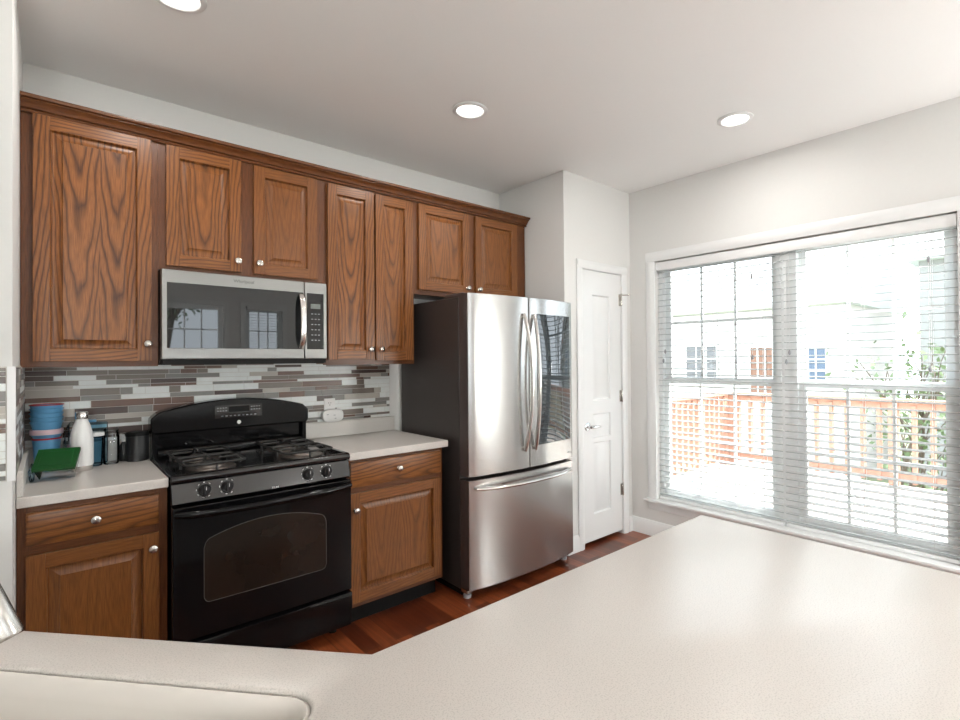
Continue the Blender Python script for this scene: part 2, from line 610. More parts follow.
def lettering(name, text, loc, size, m, parent, extrude=0.0004, align='CENTER'):
    """Flat raised lettering facing the room (-Y)."""
    cu = bpy.data.curves.new(name, 'FONT')
    cu.body = text; cu.size = size; cu.extrude = extrude; cu.align_x = align; cu.align_y = 'CENTER'
    tmp = bpy.data.objects.new('tmp', cu)
    me = bpy.data.meshes.new_from_object(tmp)
    bpy.data.objects.remove(tmp)
    me.transform(Matrix.Rotation(PI / 2, 4, 'X'))
    root = parent
    while root.parent is not None:
        root = root.parent
    me.transform(Matrix.Translation(Vector(loc) - Vector(root.location)))
    me.materials.clear(); me.materials.append(m)
    o = bpy.data.objects.new(name, me)
    COL.objects.link(o)
    o.parent = parent
    return o


# ------------------------------------------------------------------ room shell
XL, XR, ZC = 0.05, 3.629, 2.726
XW, YREAR, XFAR = 2.839, -6.5, -0.9
YRET, YP = -0.83, -0.697

one_box('floor', XFAR - 0.2, XR + 0.16, YREAR - 0.2, 0.2, -0.06, 0.0, M['floor'], kind='structure')
one_box('ceiling', XFAR - 0.2, XR + 0.16, YREAR - 0.2, 0.2, ZC, ZC + 0.1, M['ceiling'], kind='structure')
one_box('wall_back', XL - 0.1, XR + 0.16, 0.0, 0.14, 0, ZC, M['wall'], kind='structure')
b = MB(); b.box(XL - 0.14, XL, YRET, 0.14, 0, ZC, M['wall'])
b.box(XFAR - 0.1, XL - 0.14, YRET, YRET + 0.14, 0, ZC, M['wall'])
b.build('wall_left', kind='structure')
one_box('wall_far_left', XFAR - 0.14, XFAR, YREAR, YRET + 0.1, 0, ZC, M['wall'], kind='structure')
# pantry bump-out: side wall and front wall with a door opening
DX0, DX1, DZ = 3.03, 3.50, 2.045
b = MB()
b.box(XW, XW + 0.11, YP, 0.0, 0, ZC, M['wall'])
b.box(XW + 0.11, DX0 - 0.012, YP, YP + 0.11, 0, ZC, M['wall'])
b.box(DX1 + 0.012, XR, YP, YP + 0.11, 0, ZC, M['wall'])
b.box(DX0 - 0.012, DX1 + 0.012, YP, YP + 0.11, DZ + 0.012, ZC, M['wall'])
b.build('wall_pantry', kind='structure')
# window wall with opening
WY0, WY1, WZ0, WZ1 = -2.725, -0.93, 0.292, 2.135
b = MB()
b.box(XR, XR + 0.15, WY1, 0.14, 0, ZC, M['wall'])
b.box(XR, XR + 0.15, YREAR, WY0, 0, ZC, M['wall'])
b.box(XR, XR + 0.15, WY0, WY1, WZ1, ZC, M['wall'])
b.box(XR, XR + 0.15, WY0, WY1, 0, WZ0 - 0.02, M['wall'])
b.build('wall_right', kind='structure')
# rear wall with two windows
RW = [(1.32, 2.12), (2.42, 2.98)]
RZ0, RZ1 = 0.8, 2.25
b = MB()
xs = [XFAR - 0.14] + [x for w in RW for x in w] + [XR + 0.15]
for i in range(0, len(xs), 2):
    b.box(xs[i], xs[i + 1], YREAR - 0.14, YREAR, 0, ZC, M['wall'])
for x0, x1 in RW:
    b.box(x0, x1, YREAR - 0.14, YREAR, 0, RZ0, M['wall'])
    b.box(x0, x1, YREAR - 0.14, YREAR, RZ1, ZC, M['wall'])
b.build('wall_rear', kind='structure')

# baseboards
b = MB()
prof = [(0, 0), (0.016, 0), (0.016, 0.085), (0.010, 0.105), (0.006, 0.115), (0, 0.118)]
b.prism([(XR - p[0], p[1]) for p in prof], 'y', YREAR, YP - 0.001, M['trim'])
b.build('baseboard_right', kind='structure')
b = MB()
pf = [(YP - p[0], p[1]) for p in prof]
b.prism(pf, 'x', XW, DX0 - 0.068, M['trim'])
b.prism(pf, 'x', DX1 + 0.068, XR - 0.016, M['trim'])
b.build('baseboard_pantry', kind='structure')
b = MB()
b.prism([(YREAR + p[0], p[1]) for p in prof], 'x', XFAR, XR - 0.016, M['trim'])
b.build('baseboard_rear', kind='structure')


# pantry door
def raised_panel(b, x0, x1, z0, z1, y, depth, rings, m, dirn=-1, u0=0.0, v0=0.0, grain_center=None, split=None):
    """Concentric rectangular rings: rings = [(inset, dy)], y + dirn*dy; last ring filled."""
    gx = grain_center if grain_center is not None else (x0 + x1) / 2

    def pts(ins, dy):
        yy = y + dirn * dy
        return [(x0 + ins, yy, z0 + ins), (x1 - ins, yy, z0 + ins), (x1 - ins, yy, z1 - ins), (x0 + ins, yy, z1 - ins)]

    def uv(p):
        return (u0 + p[0] - gx, v0 + p[2])
    for (i0, d0), (i1, d1) in zip(rings[:-1], rings[1:]):
        a, c = pts(i0, d0), pts(i1, d1)
        for k in range(4):
            q = [a[k], a[(k + 1) % 4], c[(k + 1) % 4], c[k]]
            b.face(q, m, False, [uv(p) for p in q])
    q = pts(*rings[-1])
    if split is None:
        b.face(q, m, False, [uv(p) for p in q])
    else:
        a_, c_ = q[0], q[2]
        for e0, e1, cu, dv in ((a_[0], split, (x0 + split) / 2 + 0.01, 0.0), (split, c_[0], (split + x1) / 2 - 0.008, 0.37)):
            qq = [(e0, a_[1], a_[2]), (e1, a_[1], a_[2]), (e1, a_[1], c_[2]), (e0, a_[1], c_[2])]
            b.face(qq, m, False, [(p[0] - cu, v0 + dv + p[2]) for p in qq])


yd = YP + 0.004
b = MB()
m = M['trim']
b.box(DX0, DX1, yd + 0.012, yd + 0.035, 0.03, DZ, m)
px0, px1 = 3.15, 3.36
panels = [(0.225, 0.757), (0.79, 0.97), (1.07, 1.865)]
b.box(DX0, px0, yd, yd + 0.012, 0.03, DZ, m)
b.box(px1, DX1, yd, yd + 0.012, 0.03, DZ, m)
zz = [0.03] + [z for p in panels for z in p] + [DZ]
for i in range(0, len(zz), 2):
    b.box(px0, px1, yd, yd + 0.012, zz[i], zz[i + 1], m)
for z0, z1 in panels:
    raised_panel(b, px0, px1, z0, z1, yd, 0, [(0, 0), (0.008, -0.0117), (0.016, -0.0117), (0.032, -0.001)], m)
door = b.build('door_1', kind='structure')
b = MB()
b.lathe([(0.031, 0), (0.031, -0.006), (0.024, -0.010), (0.011, -0.012), (0.011, -0.04)], (3.078, yd, 0.882), M['chrome'], 'y')
b.tube([(3.078, yd - 0.04, 0.882), (3.10, yd - 0.046, 0.883), (3.15, yd - 0.046, 0.882), (3.185, yd - 0.043, 0.878)], [0.011, 0.012, 0.010, 0.007], M['chrome'])
b.build('door_handle', door)
for z in (0.352, 1.089, 1.848):
    b = MB()
    b.box(DX1 - 0.022, DX1 + 0.010, yd - 0.003, yd, z - 0.045, z + 0.045, M['nickel'])
    b.lathe([(0.006, -0.048), (0.007, -0.046), (0.007, 0.046), (0.004, 0.052)], (DX1 + 0.002, yd - 0.008, z), M['nickel'], n=12)
    if z > 1.5:
        b.tube([(DX1 + 0.002, yd - 0.008, z + 0.04), (DX1 + 0.03, yd - 0.035, z + 0.04), (DX1 + 0.06, yd - 0.05, z + 0.04)], 0.005, M['nickel'])
    b.build('hinge', door)
# door casing
b = MB()


def casing_prof(w):
    return [(0, 0), (0, 0.012), (0.012, 0.016), (w * 0.55, 0.019), (w * 0.8, 0.014), (w, 0.010), (w, 0)]


w = 0.062
p = casing_prof(w)
b.prism([(DX0 - 0.005 - w + a, YP - 0.0005 - h) for a, h in p], 'z', 0, DZ + 0.005 + w * 0.001, m)
b.prism([(DX1 + 0.005 + w - a, YP - 0.0005 - h) for a, h in p], 'z', 0, DZ + 0.005, m)
b.prism([(YP - 0.0005 - h, DZ + 0.005 + w - a) for a, h in p], 'x', DX0 - 0.005 - w, DX1 + 0.005 + w, m)
b.box(DX0 - 0.012, DX0 - 0.003, YP, YP + 0.11, 0, DZ + 0.012, m)
b.box(DX1 + 0.003, DX1 + 0.012, YP, YP + 0.11, 0, DZ + 0.012, m)
b.box(DX0 - 0.012, DX1 + 0.012, YP, YP + 0.11, DZ + 0.003, DZ + 0.012, m)
b.build('trim_1', kind='structure')

# window casing, stool and apron
b = MB()
w = 0.075
p = casing_prof(w)
for s in (1, -1):
    e = WY1 if s > 0 else WY0
    b.prism([(XR - 0.0005 - h, e + s * (w - a)) for a, h in p], 'z', WZ0, WZ1 + (w if False else 0.0), M['trim'])
b.prism([(XR - 0.0005 - h, WZ1 + w - a) for a, h in p], 'y', WY0 - w, WY1 + w, M['trim'])
b.build('trim_2', kind='structure')
b = MB()
b.box(XR - 0.045, XR + 0.15, WY0 - 0.1, WY1 + 0.1, WZ0 - 0.022, WZ0, M['trim'])
o = b.build('trim_3', bevel=0.006, kind='structure')
b = MB()
b.prism([(XR - h, WZ0 - 0.082 + a) for a, h in [(0, 0), (0, 0.008), (0.02, 0.014), (0.06, 0.014), (0.06, 0)]], 'y', WY0 - 0.07, WY1 + 0.07, M['trim'])
b.build('trim_4', kind='structure')


def sash_window(name, y0, y1, z0, z1, x, midz, cols, normal='x', rows=2):
    """Double-hung unit; outer jamb, two sashes with muntins, two panes."""
    fr = MB()

    def bx(B, a0, a1, d0, d1, c0, c1, m):
        if normal == 'x':
            B.box(d0, d1, a0, a1, c0, c1, m)
        else:
            B.box(a0, a1, d0, d1, c0, c1, m)
    v = M['vinyl']
    j = 0.028
    bx(fr, y0, y0 + j, x - 0.03, x + 0.06, z0, z1, v); bx(fr, y1 - j, y1, x - 0.03, x + 0.06, z0, z1, v)
    bx(fr, y0 + j, y1 - j, x - 0.03, x + 0.06, z1 - j, z1, v); bx(fr, y0 + j, y1 - j, x - 0.03, x + 0.06, z0, z0 + j, v)
    frame = fr.build(name, kind='structure')
    for k, (a, c, dx) in enumerate(((z0 + j, midz + 0.018, 0.0), (midz - 0.018, z1 - j, 0.03))):
        s = MB(); st = 0.042
        A0, A1 = y0 + j, y1 - j
        D0, D1 = x + dx - 0.014, x + dx + 0.014
        bx(s, A0, A0 + st, D0, D1, a, c, v); bx(s, A1 - st, A1, D0, D1, a, c, v)
        bx(s, A0 + st, A1 - st, D0, D1, a, a + st, v); bx(s, A0 + st, A1 - st, D0, D1, c - st, c, v)
        for q in range(1, cols):
            yy = A0 + st + (A1 - A0 - 2 * st) * q / cols
            bx(s, yy - 0.008, yy + 0.008, D0 + 0.006, D1 - 0.006, a + st, c - st, v)
        for q in range(1, rows):
            zz_ = a + st + (c - a - 2 * st) * q / rows
            bx(s, A0 + st, A1 - st, D0 + 0.007, D1 - 0.007, zz_ - 0.008, zz_ + 0.008, v)
        s.build('sash', frame)
        g = MB()
        mid = x + dx
        if normal == 'x':
            g.face([(mid, A0 + st, a + st), (mid, A1 - st, a + st), (mid, A1 - st, c - st), (mid, A0 + st, c - st)], M['pane'])
        else:
            g.face([(A0 + st, mid, a + st), (A1 - st, mid, a + st), (A1 - st, mid, c - st), (A0 + st, mid, c - st)], M['pane'])
        g.build('pane', frame)
    return frame


WMID = -1.865
sash_window('window_1', WMID + 0.035, WY1, WZ0, WZ1, XR + 0.085, 1.215, 3)
sash_window('window_2', WY0, WMID - 0.035, WZ0, WZ1, XR + 0.085, 1.215, 3)
one_box('trim_5', XR + 0.06, XR + 0.15, WMID - 0.035, WMID + 0.035, WZ0, WZ1, M['vinyl'], kind='structure')
for i, (x0, x1) in enumerate(RW):
    sash_window('window_%d' % (3 + i), x0, x1, RZ0, RZ1, YREAR - 0.07, 1.55, 3, 'y')
b = MB()
for x0, x1 in RW:
    b.box(x0 - 0.07, x0, YREAR, YREAR + 0.018, RZ0 - 0.07, RZ1 + 0.07, M['trim'])
    b.box(x1, x1 + 0.07, YREAR, YREAR + 0.018, RZ0 - 0.07, RZ1 + 0.07, M['trim'])
    b.box(x0, x1, YREAR, YREAR + 0.018, RZ1, RZ1 + 0.07, M['trim'])
    b.box(x0 - 0.0, x1 + 0.0, YREAR, YREAR + 0.03, RZ0 - 0.03, RZ0, M['trim'])
b.build('trim_6', kind='structure')


# ------------------------------------------------------------------ mosaic backsplash
def mosaic(b, a0, a1, z0, z1, put, seed):
    rnd = random.Random(seed)
    z = z0 + 0.002
    prev = None
    weights = [0.34, 0.18, 0.12, 0.10, 0.14, 0.12]
    while z < z1 - 0.006:
        h = rnd.choice([0.0155, 0.0155, 0.0235, 0.0235, 0.034])
        h = min(h, z1 - z - 0.001)
        a = a0 + 0.001
        off = rnd.uniform(0.02, 0.2)
        while a < a1 - 0.004:
            ln = off if a == a0 + 0.001 else rnd.choice([0.05, 0.075, 0.10, 0.15, 0.15, 0.20, 0.245])
            e = min(a + ln, a1 - 0.001)
            if a1 - e < 0.012:
                e = a1 - 0.001
            k = rnd.choices(range(6), weights)[0]
            put(b, a, e - 0.0022, z, z + h - 0.0022, TILE_M[k])
            a = e
        z += h


b = MB()
SX1 = 1.842
b.box(XL, SX1, -0.004, -0.0005, 1.008, 1.395, M['grout'])
mosaic(b, XL + 0.006, SX1, 1.010, 1.394, lambda B, a, e, z, t, mm: B.box(a, e, -0.0075, -0.004, z, t, mm), 3)
b.build('wall_backsplash', kind='structure')
b = MB()
b.box(XL + 0.0005, XL + 0.004, YRET + 0.012, -0.008, 1.008, 1.375, M['grout'])
mosaic(b, YRET + 0.013, -0.009, 1.010, 1.374, lambda B, a, e, z, t, mm: B.box(XL + 0.004, XL + 0.0075, a, e, z, t, mm), 5)
b.box(XFAR, XL - 0.012, YRET - 0.004, YRET - 0.0005, 1.008, 1.375, M['grout'])
mosaic(b, XFAR, XL - 0.012, 1.010, 1.374, lambda B, a, e, z, t, mm: B.box(a, e, YRET - 0.0075, YRET - 0.004, z, t, mm), 14)
b.box(XL - 0.012, XL + 0.008, YRET - 0.008, YRET + 0.012, 1.008, 1.375, M['trim'])
b.build('wall_backsplash_left', kind='structure')


# ------------------------------------------------------------------ cabinets
def knob(x, y, z, parent):
    b = MB()
    b.lathe([(0.010, 0), (0.010, -0.003), (0.006, -0.006), (0.006, -0.014), (0.013, -0.018), (0.0165, -0.023), (0.0150, -0.028), (0.009, -0.031), (0.0005, -0.032)],
            (x, y, z), M['nickel'], 'y', 20)
    return b.build('knob', parent)


def oak_door(x0, x1, z0, z1, y, parent, kx, kz, figure=6):
    """Frame-and-raised-panel oak door, front face at y."""
    b = MB(); m = M['oak']; s = 0.052; t = 0.019
    b.box(x0, x0 + s, y, y + t, z0, z1, m, 'z')
    b.box(x1 - s, x1, y, y + t, z0, z1, m, 'z')
    b.box(x0 + s, x1 - s, y, y + t, z0, z0 + s, m, 'x')
    b.box(x0 + s, x1 - s, y, y + t, z1 - s, z1, m, 'x')
    v0 = random.uniform(0, 4)
    # wide panels are glued from two boards, each with its own arch
    gx = (x0 + x1) / 2 + random.uniform(-0.02, 0.02)
    raised_panel(b, x0 + s, x1 - s, z0 + s, z1 - s, y, 0,
                 [(0.0, 0.0), (0.003, -0.003), (0.005, -0.016), (0.012, -0.0165), (0.038, -0.004), (0.0385, -0.0022)], m, -1, 0.0, v0, gx, (x0 + x1) / 2 + 0.015 if x1 - x0 > 0.36 else None)
    d = b.build('door', parent, bevel=0.0035)
    d.pass_index = figure
    knob(kx, y, kz, d)
    return d


def drawer_front(x0, x1, z0, z1, y, parent):
    b = MB(); m = M['oak']
    ring = [(0, 0), (0.005, 0.004), (0.008, 0.005)]
    b.box(x0, x1, y + 0.004, y + 0.019, z0, z1, m, 'x', 0.12)

    def uv(p):
        return (0.05 + p[2] - (z0 + z1) / 2, p[0] + x0)
    pts = lambda i, dy: [(x0 + i, y + 0.005 - dy, z0 + i), (x1 - i, y + 0.005 - dy, z0 + i), (x1 - i, y + 0.005 - dy, z1 - i), (x0 + i, y + 0.005 - dy, z1 - i)]
    for (i0, d0), (i1, d1) in zip(ring[:-1], ring[1:]):
        a, c = pts(i0, d0), pts(i1, d1)
        for k in range(4):
            q = [a[k], a[(k + 1) % 4], c[(k + 1) % 4], c[k]]
            b.face(q, m, False, [uv(p) for p in q])
    q = pts(*ring[-1]); b.face(q, m, False, [uv(p) for p in q])
    d = b.build('drawer', parent)
    d.pass_index = 7
    knob((x0 + x1) / 2 - 0.004, y, (z0 + z1) / 2 + 0.004, d)


YF, YDR = -0.305, -0.325


def wall_cabinet(label, x0, x1, z0, z1, doors, figs, depth=0.305):
    t = thing('wall_cabinet', label, 'cabinet', ((x0 + x1) / 2, -depth / 2, z0), 'oak wall cabinets')
    b = MB()
    b.box(x0, x1, -depth + 0.019, -0.002, z0 + 0.012, z1, M['oakframe'], 'z')
    b.build('body', t)
    b = MB()
    f0, f1 = -depth, -depth + 0.019
    xs = sorted([x0] + [x for d in doors for x in (d[0] + 0.01, d[1] - 0.01)] + [x1])
    for i in range(0, len(xs), 2):
        b.box(xs[i], xs[i + 1], f0, f1, z0, z1, M['oakframe'], 'z')
    for i in range(1, len(xs) - 1, 2):
        b.box(xs[i], xs[i + 1], f0, f1, z0, z0 + 0.04, M['oakframe'], 'x')
        b.box(xs[i], xs[i + 1], f0, f1, z1 - 0.06, z1, M['oakframe'], 'x')
    b.build('face_frame', t)
    for (dx0, dx1, dz0, dz1, kx, kz), fg in zip(doors, figs):
        oak_door(dx0, dx1, dz0, dz1, YDR, t, kx, kz, fg)
    return t


ZT = 2.435
wall_cabinet('tall single-door oak wall cabinet at far left above the cups and bottles', 0.052, 0.507, 1.368, ZT,
             [(0.088, 0.481, 1.392, 2.394, 0.465, 1.468)], (7,))
wall_cabinet('short two-door oak wall cabinet directly above the microwave', 0.5075, 1.276, 1.812, ZT,
             [(0.537, 0.852, 1.833, 2.392, 0.832, 1.885), (0.911, 1.234, 1.833, 2.389, 0.932, 1.885)], (7, 2))
wall_cabinet('tall narrow two-door oak wall cabinet between the microwave and the refrigerator', 1.2765, 1.852, 1.362, ZT,
             [(1.293, 1.572, 1.392, 2.385, 1.545, 1.452), (1.584, 1.836, 1.386, 2.382, 1.612, 1.452)], (7, 6))
wall_cabinet('short two-door oak wall cabinet above the refrigerator beside the pantry wall', 1.8525, 2.826, 1.806, ZT,
             [(1.882, 2.283, 1.836, 2.387, 2.262, 1.875), (2.339, 2.731, 1.836, 2.387, 2.362, 1.875)], (5, 3))
# crown moulding
b = MB()
cp = [(-0.306, 2.396), (-0.320, 2.396), (-0.323, 2.402), (-0.319, 2.406), (-0.319, 2.409), (-0.329, 2.411), (-0.333, 2.420), (-0.341, 2.430), (-0.351, 2.436), (-0.351, 2.440), (-0.362, 2.442), (-0.365, 2.448), (-0.364, 2.456), (-0.306, 2.456)]
b.prism(cp, 'x', 0.052, 2.832, M['oakframe'], grain='x')
o = b.build('crown_moulding')
tag(o, 'long oak crown moulding strip running along the tops of the wall cabinets', 'moulding')


def base_cabinet(label, x0, x1, dr, do, kx, kz, fg):
    t = thing('base_cabinet', label, 'cabinet', ((x0 + x1) / 2, -0.305, 0), 'oak base cabinets')
    b = MB(); b.box(x0, x1, -0.592, -0.004, 0.11, 0.874, M['oakframe'], 'z'); b.build('body', t)
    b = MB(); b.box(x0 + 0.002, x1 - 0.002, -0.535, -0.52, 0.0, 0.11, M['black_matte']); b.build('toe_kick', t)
    b = MB(); f = M['oakframe']
    b.box(x0, dr[0] + 0.012, -0.611, -0.592, 0.11, 0.874, f, 'z')
    b.box(dr[1] - 0.012, x1, -0.611, -0.592, 0.11, 0.874, f, 'z')
    a0, a1 = dr[0] + 0.012, dr[1] - 0.012
    b.box(a0, a1, -0.611, -0.592, dr[3] - 0.012, 0.874, f, 'x')
    b.box(a0, a1, -0.611, -0.592, do[3] - 0.012, dr[2] + 0.012, f, 'x')
    b.box(a0, a1, -0.611, -0.592, 0.11, do[2] + 0.012, f, 'x')
    b.build('face_frame', t)
    drawer_front(dr[0], dr[1], dr[2], dr[3], -0.631, t)
    oak_door(do[0], do[1], do[2], do[3], -0.631, t, kx, kz, fg)


base_cabinet('oak base cabinet with one drawer left of the black stove', 0.052, 0.497, (0.076, 0.468, 0.731, 0.851), (0.076, 0.468, 0.135, 0.698), 0.445, 0.640, 1)
base_cabinet('oak base cabinet with one drawer between the stove and the refrigerator', 1.266, 1.850, (1.282, 1.832, 0.728, 0.858), (1.276, 1.830, 0.137, 0.700), 1.302, 0.615, 3)


# countertops (left and right of the stove)
def small_counter(label, x0, x1, left_splash):
    t = thing('countertop', label, 'countertop', ((x0 + x1) / 2, -0.32, 0.876), 'stove side countertops')
    b = MB(); b.box(x0, x1, -0.648, -0.001, 0.876, 0.914, M['counter']); b.build('worktop', t, bevel=0.004)
    b = MB()
    b.box(x0, x1 - (0 if left_splash else 0.002), -0.020, -0.001, 0.9145, 1.008, M['counter_edge'])
    if left_splash:
        b.box(x0, x0 + 0.019, -0.640, -0.0205, 0.9145, 1.008, M['counter_edge'])
    b.build('splash_strip', t, bevel=0.003)


small_counter('short beige countertop left of the stove, crowded with cups and bottles', 0.0515, 0.498, True)
small_counter('short empty beige countertop between the stove and the refrigerator', 1.265, 1.872, False)

# ------------------------------------------------------------------ peninsula with corner sink
E1, E2 = Vector((0.64, -0.768)), Vector((-0.768, -0.64))
A = Vector((0.24, -2.195))


def sink_loop(grow=0.0, rad=0.05, n=6):
    s0, s1, t0, t1 = -0.55 - grow, 0.295 + grow, -grow, 0.44 + grow
    r = rad + grow
    out = []
    for cx, cy, a0 in ((s1 - r, t1 - r, 0), (s0 + r, t1 - r, 90), (s0 + r, t0 + r, 180), (s1 - r, t0 + r, 270)):
        for k in range(n + 1):
            a = math.radians(a0 + 90 * k / n)
            s, t_ = cx + r * math.cos(a), cy + r * math.sin(a)
            out.append(A + E1 * s + E2 * t_)
    return out


PEN = [(0.524, -2.373), (1.590, -2.373), (1.590, -3.10), (XFAR + 0.001, -3.10), (XFAR + 0.001, YRET - 0.001), (-0.225, YRET - 0.001), (-0.225, -1.497)]
t = thing('peninsula_countertop', 'large beige speckled peninsula countertop filling the foreground', 'countertop', (0.5, -2.7, 0.876))
me = bpy.data.meshes.new('worktop')
bm = bmesh.new()
zt, zb = 0.914, 0.874
outer = [bm.verts.new((x, y, zt)) for x, y in PEN]
inner = [bm.verts.new((p.x, p.y, zt)) for p in sink_loop()]
edges = []
for loop in (outer, inner):
    for i in range(len(loop)):
        edges.append(bm.edges.new((loop[i], loop[(i + 1) % len(loop)])))
bmesh.ops.triangle_fill(bm, use_beauty=True, edges=edges)
for loop in (outer, inner):
    low = [bm.verts.new((v.co.x, v.co.y, zb)) for v in loop]
    for i in range(len(loop)):
        j = (i + 1) % len(loop)
        f = bm.faces.new((loop[i], loop[j], low[j], low[i]))
        f.material_index = 1 if loop is outer else 0
bmesh.ops.recalc_face_normals(bm, faces=bm.faces)
# round the front edge slightly
bev = [e for e in edges if e.is_valid]
bmesh.ops.bevel(bm, geom=bev, offset=0.005, segments=2, affect='EDGES', profile=0.5)
off = Vector(t.location)
for v in bm.verts:
    v.co -= off
for f in bm.faces:
    f.smooth = True
bm.to_mesh(me); bm.free()
me.set_sharp_from_angle(angle=math.radians(50))
me.materials.append(M['counter']); me.materials.append(M['counter_edge'])
o = bpy.data.objects.new('worktop', me); COL.objects.link(o); o.parent = t
# half wall that carries it
b = MB()
inset = [(0.510, -2.403), (1.55, -2.403), (1.55, -2.48), (0.545, -2.48), (-0.315, -1.475), (-0.315, YRET - 0.002), (-0.255, YRET - 0.002), (-0.255, -1.508)]
b.prism(inset, 'z', 0.0, 0.8735, M['wall'])
b.build('wall_peninsula', kind='structure')

# sink bowl
t = thing('sink', 'cream solid-surface sink bowl sunk into the peninsula countertop', 'sink', (A.x - 0.1, A.y, 0.72))
b = MB()
rows = []
for grow, z in ((0.004, 0.873), (-0.001, 0.9065), (-0.006, 0.909), (-0.012, 0.905), (-0.018, 0.88), (-0.026, 0.75), (-0.045, 0.712), (-0.09, 0.70)):
    rows.append([(p.x, p.y, z) for p in sink_loop(grow, max(0.05, -grow + 0.006))])
b.grid(rows, M['sink'], True, close_u=True)
b.cap([(p[0], p[1], 0.70) for p in rows[-1]], M['sink'])
b.build('bowl', t, angle=60)
b = MB()
dc = A + E1 * (-0.1) + E2 * 0.22
b.lathe([(0.045, 0.001), (0.043, 0.004), (0.034, 0.002), (0.0005, 0.001)], (dc.x, dc.y, 0.70), M['chrome'])
b.build('drain', t)

# faucet
t = thing('faucet', 'chrome pull-down kitchen faucet spout hanging over the sink at the left edge', 'faucet', (-0.36, -2.40, 0.914))
b = MB()
b.lathe([(0.030, 0), (0.030, 0.008), (0.022, 0.014), (0.019, 0.05), (0.017, 0.06)], (-0.36, -2.40, 0.9142), M['chrome'])
b.build('base', t)
hd = Vector((-0.34, 0.31, 0.89)).normalized()
tip = Vector((0.101, -2.222, 1.033))
top = tip + hd * 0.20
b = MB()
ctrl = [Vector((-0.36, -2.40, 0.97)), Vector((-0.36, -2.40, 1.22)), Vector((-0.33, -2.37, 1.33)), Vector((-0.25, -2.30, 1.39)), Vector((-0.14, -2.21, 1.385)), Vector((-0.04, -2.150, 1.32)), top + hd * 0.03, top]
path = []
for i in range(len(ctrl) - 1):
    p0, p1, p2, p3 = ctrl[max(i - 1, 0)], ctrl[i], ctrl[i + 1], ctrl[min(i + 2, len(ctrl) - 1)]
    for k in range(6):
        u = k / 6
        path.append(0.5 * ((2 * p1) + (p2 - p0) * u + (2 * p0 - 5 * p1 + 4 * p2 - p3) * u * u + (3 * p1 - p0 - 3 * p2 + p3) * u ** 3))
path.append(ctrl[-1])
b.tube(path, 0.0105, M['chrome'], 16)
b.build('spout', t)
b = MB()
b.tube([top + hd * 0.01, top, top - hd * 0.06, tip + hd * 0.05, tip + hd * 0.004, tip], [0.0115, 0.0135, 0.0145, 0.0165, 0.0172, 0.0150], M['nickel'], 20)
b.build('spray_head', t)
b = MB()
b.tube([(-0.36, -2.385, 0.95), (-0.36, -2.35, 0.965), (-0.35, -2.29, 0.985)], [0.010, 0.008, 0.006], M['chrome'])
b.build('lever', t)

# ------------------------------------------------------------------ gas range
RX0, RX1 = 0.502, 1.261
t = thing('gas_range', 'black freestanding gas stove with four burners between the two base cabinets', 'stove', ((RX0 + RX1) / 2, -0.35, 0))
K = M['black_enamel']
b = MB(); b.box(RX0 + 0.004, RX1 - 0.004, -0.628, -0.012, 0.055, 0.895, K)
for x in (RX0 + 0.05, RX1 - 0.05):
    for y in (-0.56, -0.08):
        b.lathe([(0.018, 0), (0.018, 0.055)], (x, y, 0), M['black_matte'], n=12)
b.build('body', t)
# cooktop: raised lip, recessed deck
b = MB()
b.prism([(-0.655, 0.885), (-0.668, 0.892), (-0.670, 0.904), (-0.664, 0.916), (-0.650, 0.921), (-0.630, 0.919), (-0.615, 0.912), (-0.14, 0.912), (-0.12, 0.920), (-0.095, 0.922), (-0.095, 0.897), (-0.64, 0.897)], 'x', RX0, RX1, M['black_gloss'])
for x0, x1 in ((RX0, RX0 + 0.03), (RX1 - 0.03, RX1)):
    b.prism([(x0, 0.897), (x1, 0.897), (x1, 0.913), (x1 - 0.006 if x0 == RX0 else x1, 0.921), (x0 if x0 == RX0 else x0 + 0.006, 0.921)], 'y', -0.652, -0.095, M['black_gloss'])
b.build('cooktop', t, bevel=0.004)
# control panel, sloped
PZ0, PZ1 = 0.800, 0.884
b = MB()
b.prism([(-0.628, PZ0), (-0.672, PZ0), (-0.676, PZ0 + 0.006), (-0.650, PZ1), (-0.628, PZ1)], 'x', RX0 + 0.002, RX1 - 0.002, M['black_gloss'])
panel = b.build('control_panel', t, bevel=0.003)


def panel_y(z):
    return -0.676 + (z - PZ0 - 0.006) / (PZ1 - PZ0 - 0.006) * 0.026


for x in (0.622, 0.708, 1.052, 1.142):
    z = 0.847
    y = panel_y(z)
    b = MB()
    b.lathe([(0.0245, 0.001), (0.0245, -0.004), (0.021, -0.008), (0.020, -0.020), (0.017, -0.024), (0.0005, -0.0245)], (x, y, z), M['black_plastic'], 'y', 28)
    b.box(x - 0.005, x + 0.005, y - 0.034, y - 0.018, z - 0.019, z + 0.019, M['black_plastic'])
    b.box(x - 0.001, x + 0.001, y - 0.0345, y - 0.034, z + 0.004, z + 0.018, M['white_print'])
    kn = b.build('knob', t)
    b = MB()
    for k in range(7):
        a = math.radians(-60 - k * 42)
        r0, r1 = 0.0285, 0.0310
        for s in (0,):
            d, q = Vector((math.cos(a), math.sin(a))), Vector((-math.sin(a), math.cos(a)))
            pts = []
            for rr, ww in ((r0, -0.0035), (r1, -0.0035), (r1, 0.0035), (r0, 0.0035)):
                px_, pz_ = x + d.x * rr + q.x * ww, z + d.y * rr + q.y * ww
                pts.append((px_, panel_y(pz_) - 0.0006, pz_))
            b.face(pts, M['white_print'])
    b.build('dial_marks', t)
lettering('model_lettering', 'XL44', (0.90, -0.6765, 0.8115), 0.014, M['white_print'], t)
# oven door
b = MB()
DZ0, DZ1 = 0.245, 0.792
nx = 16


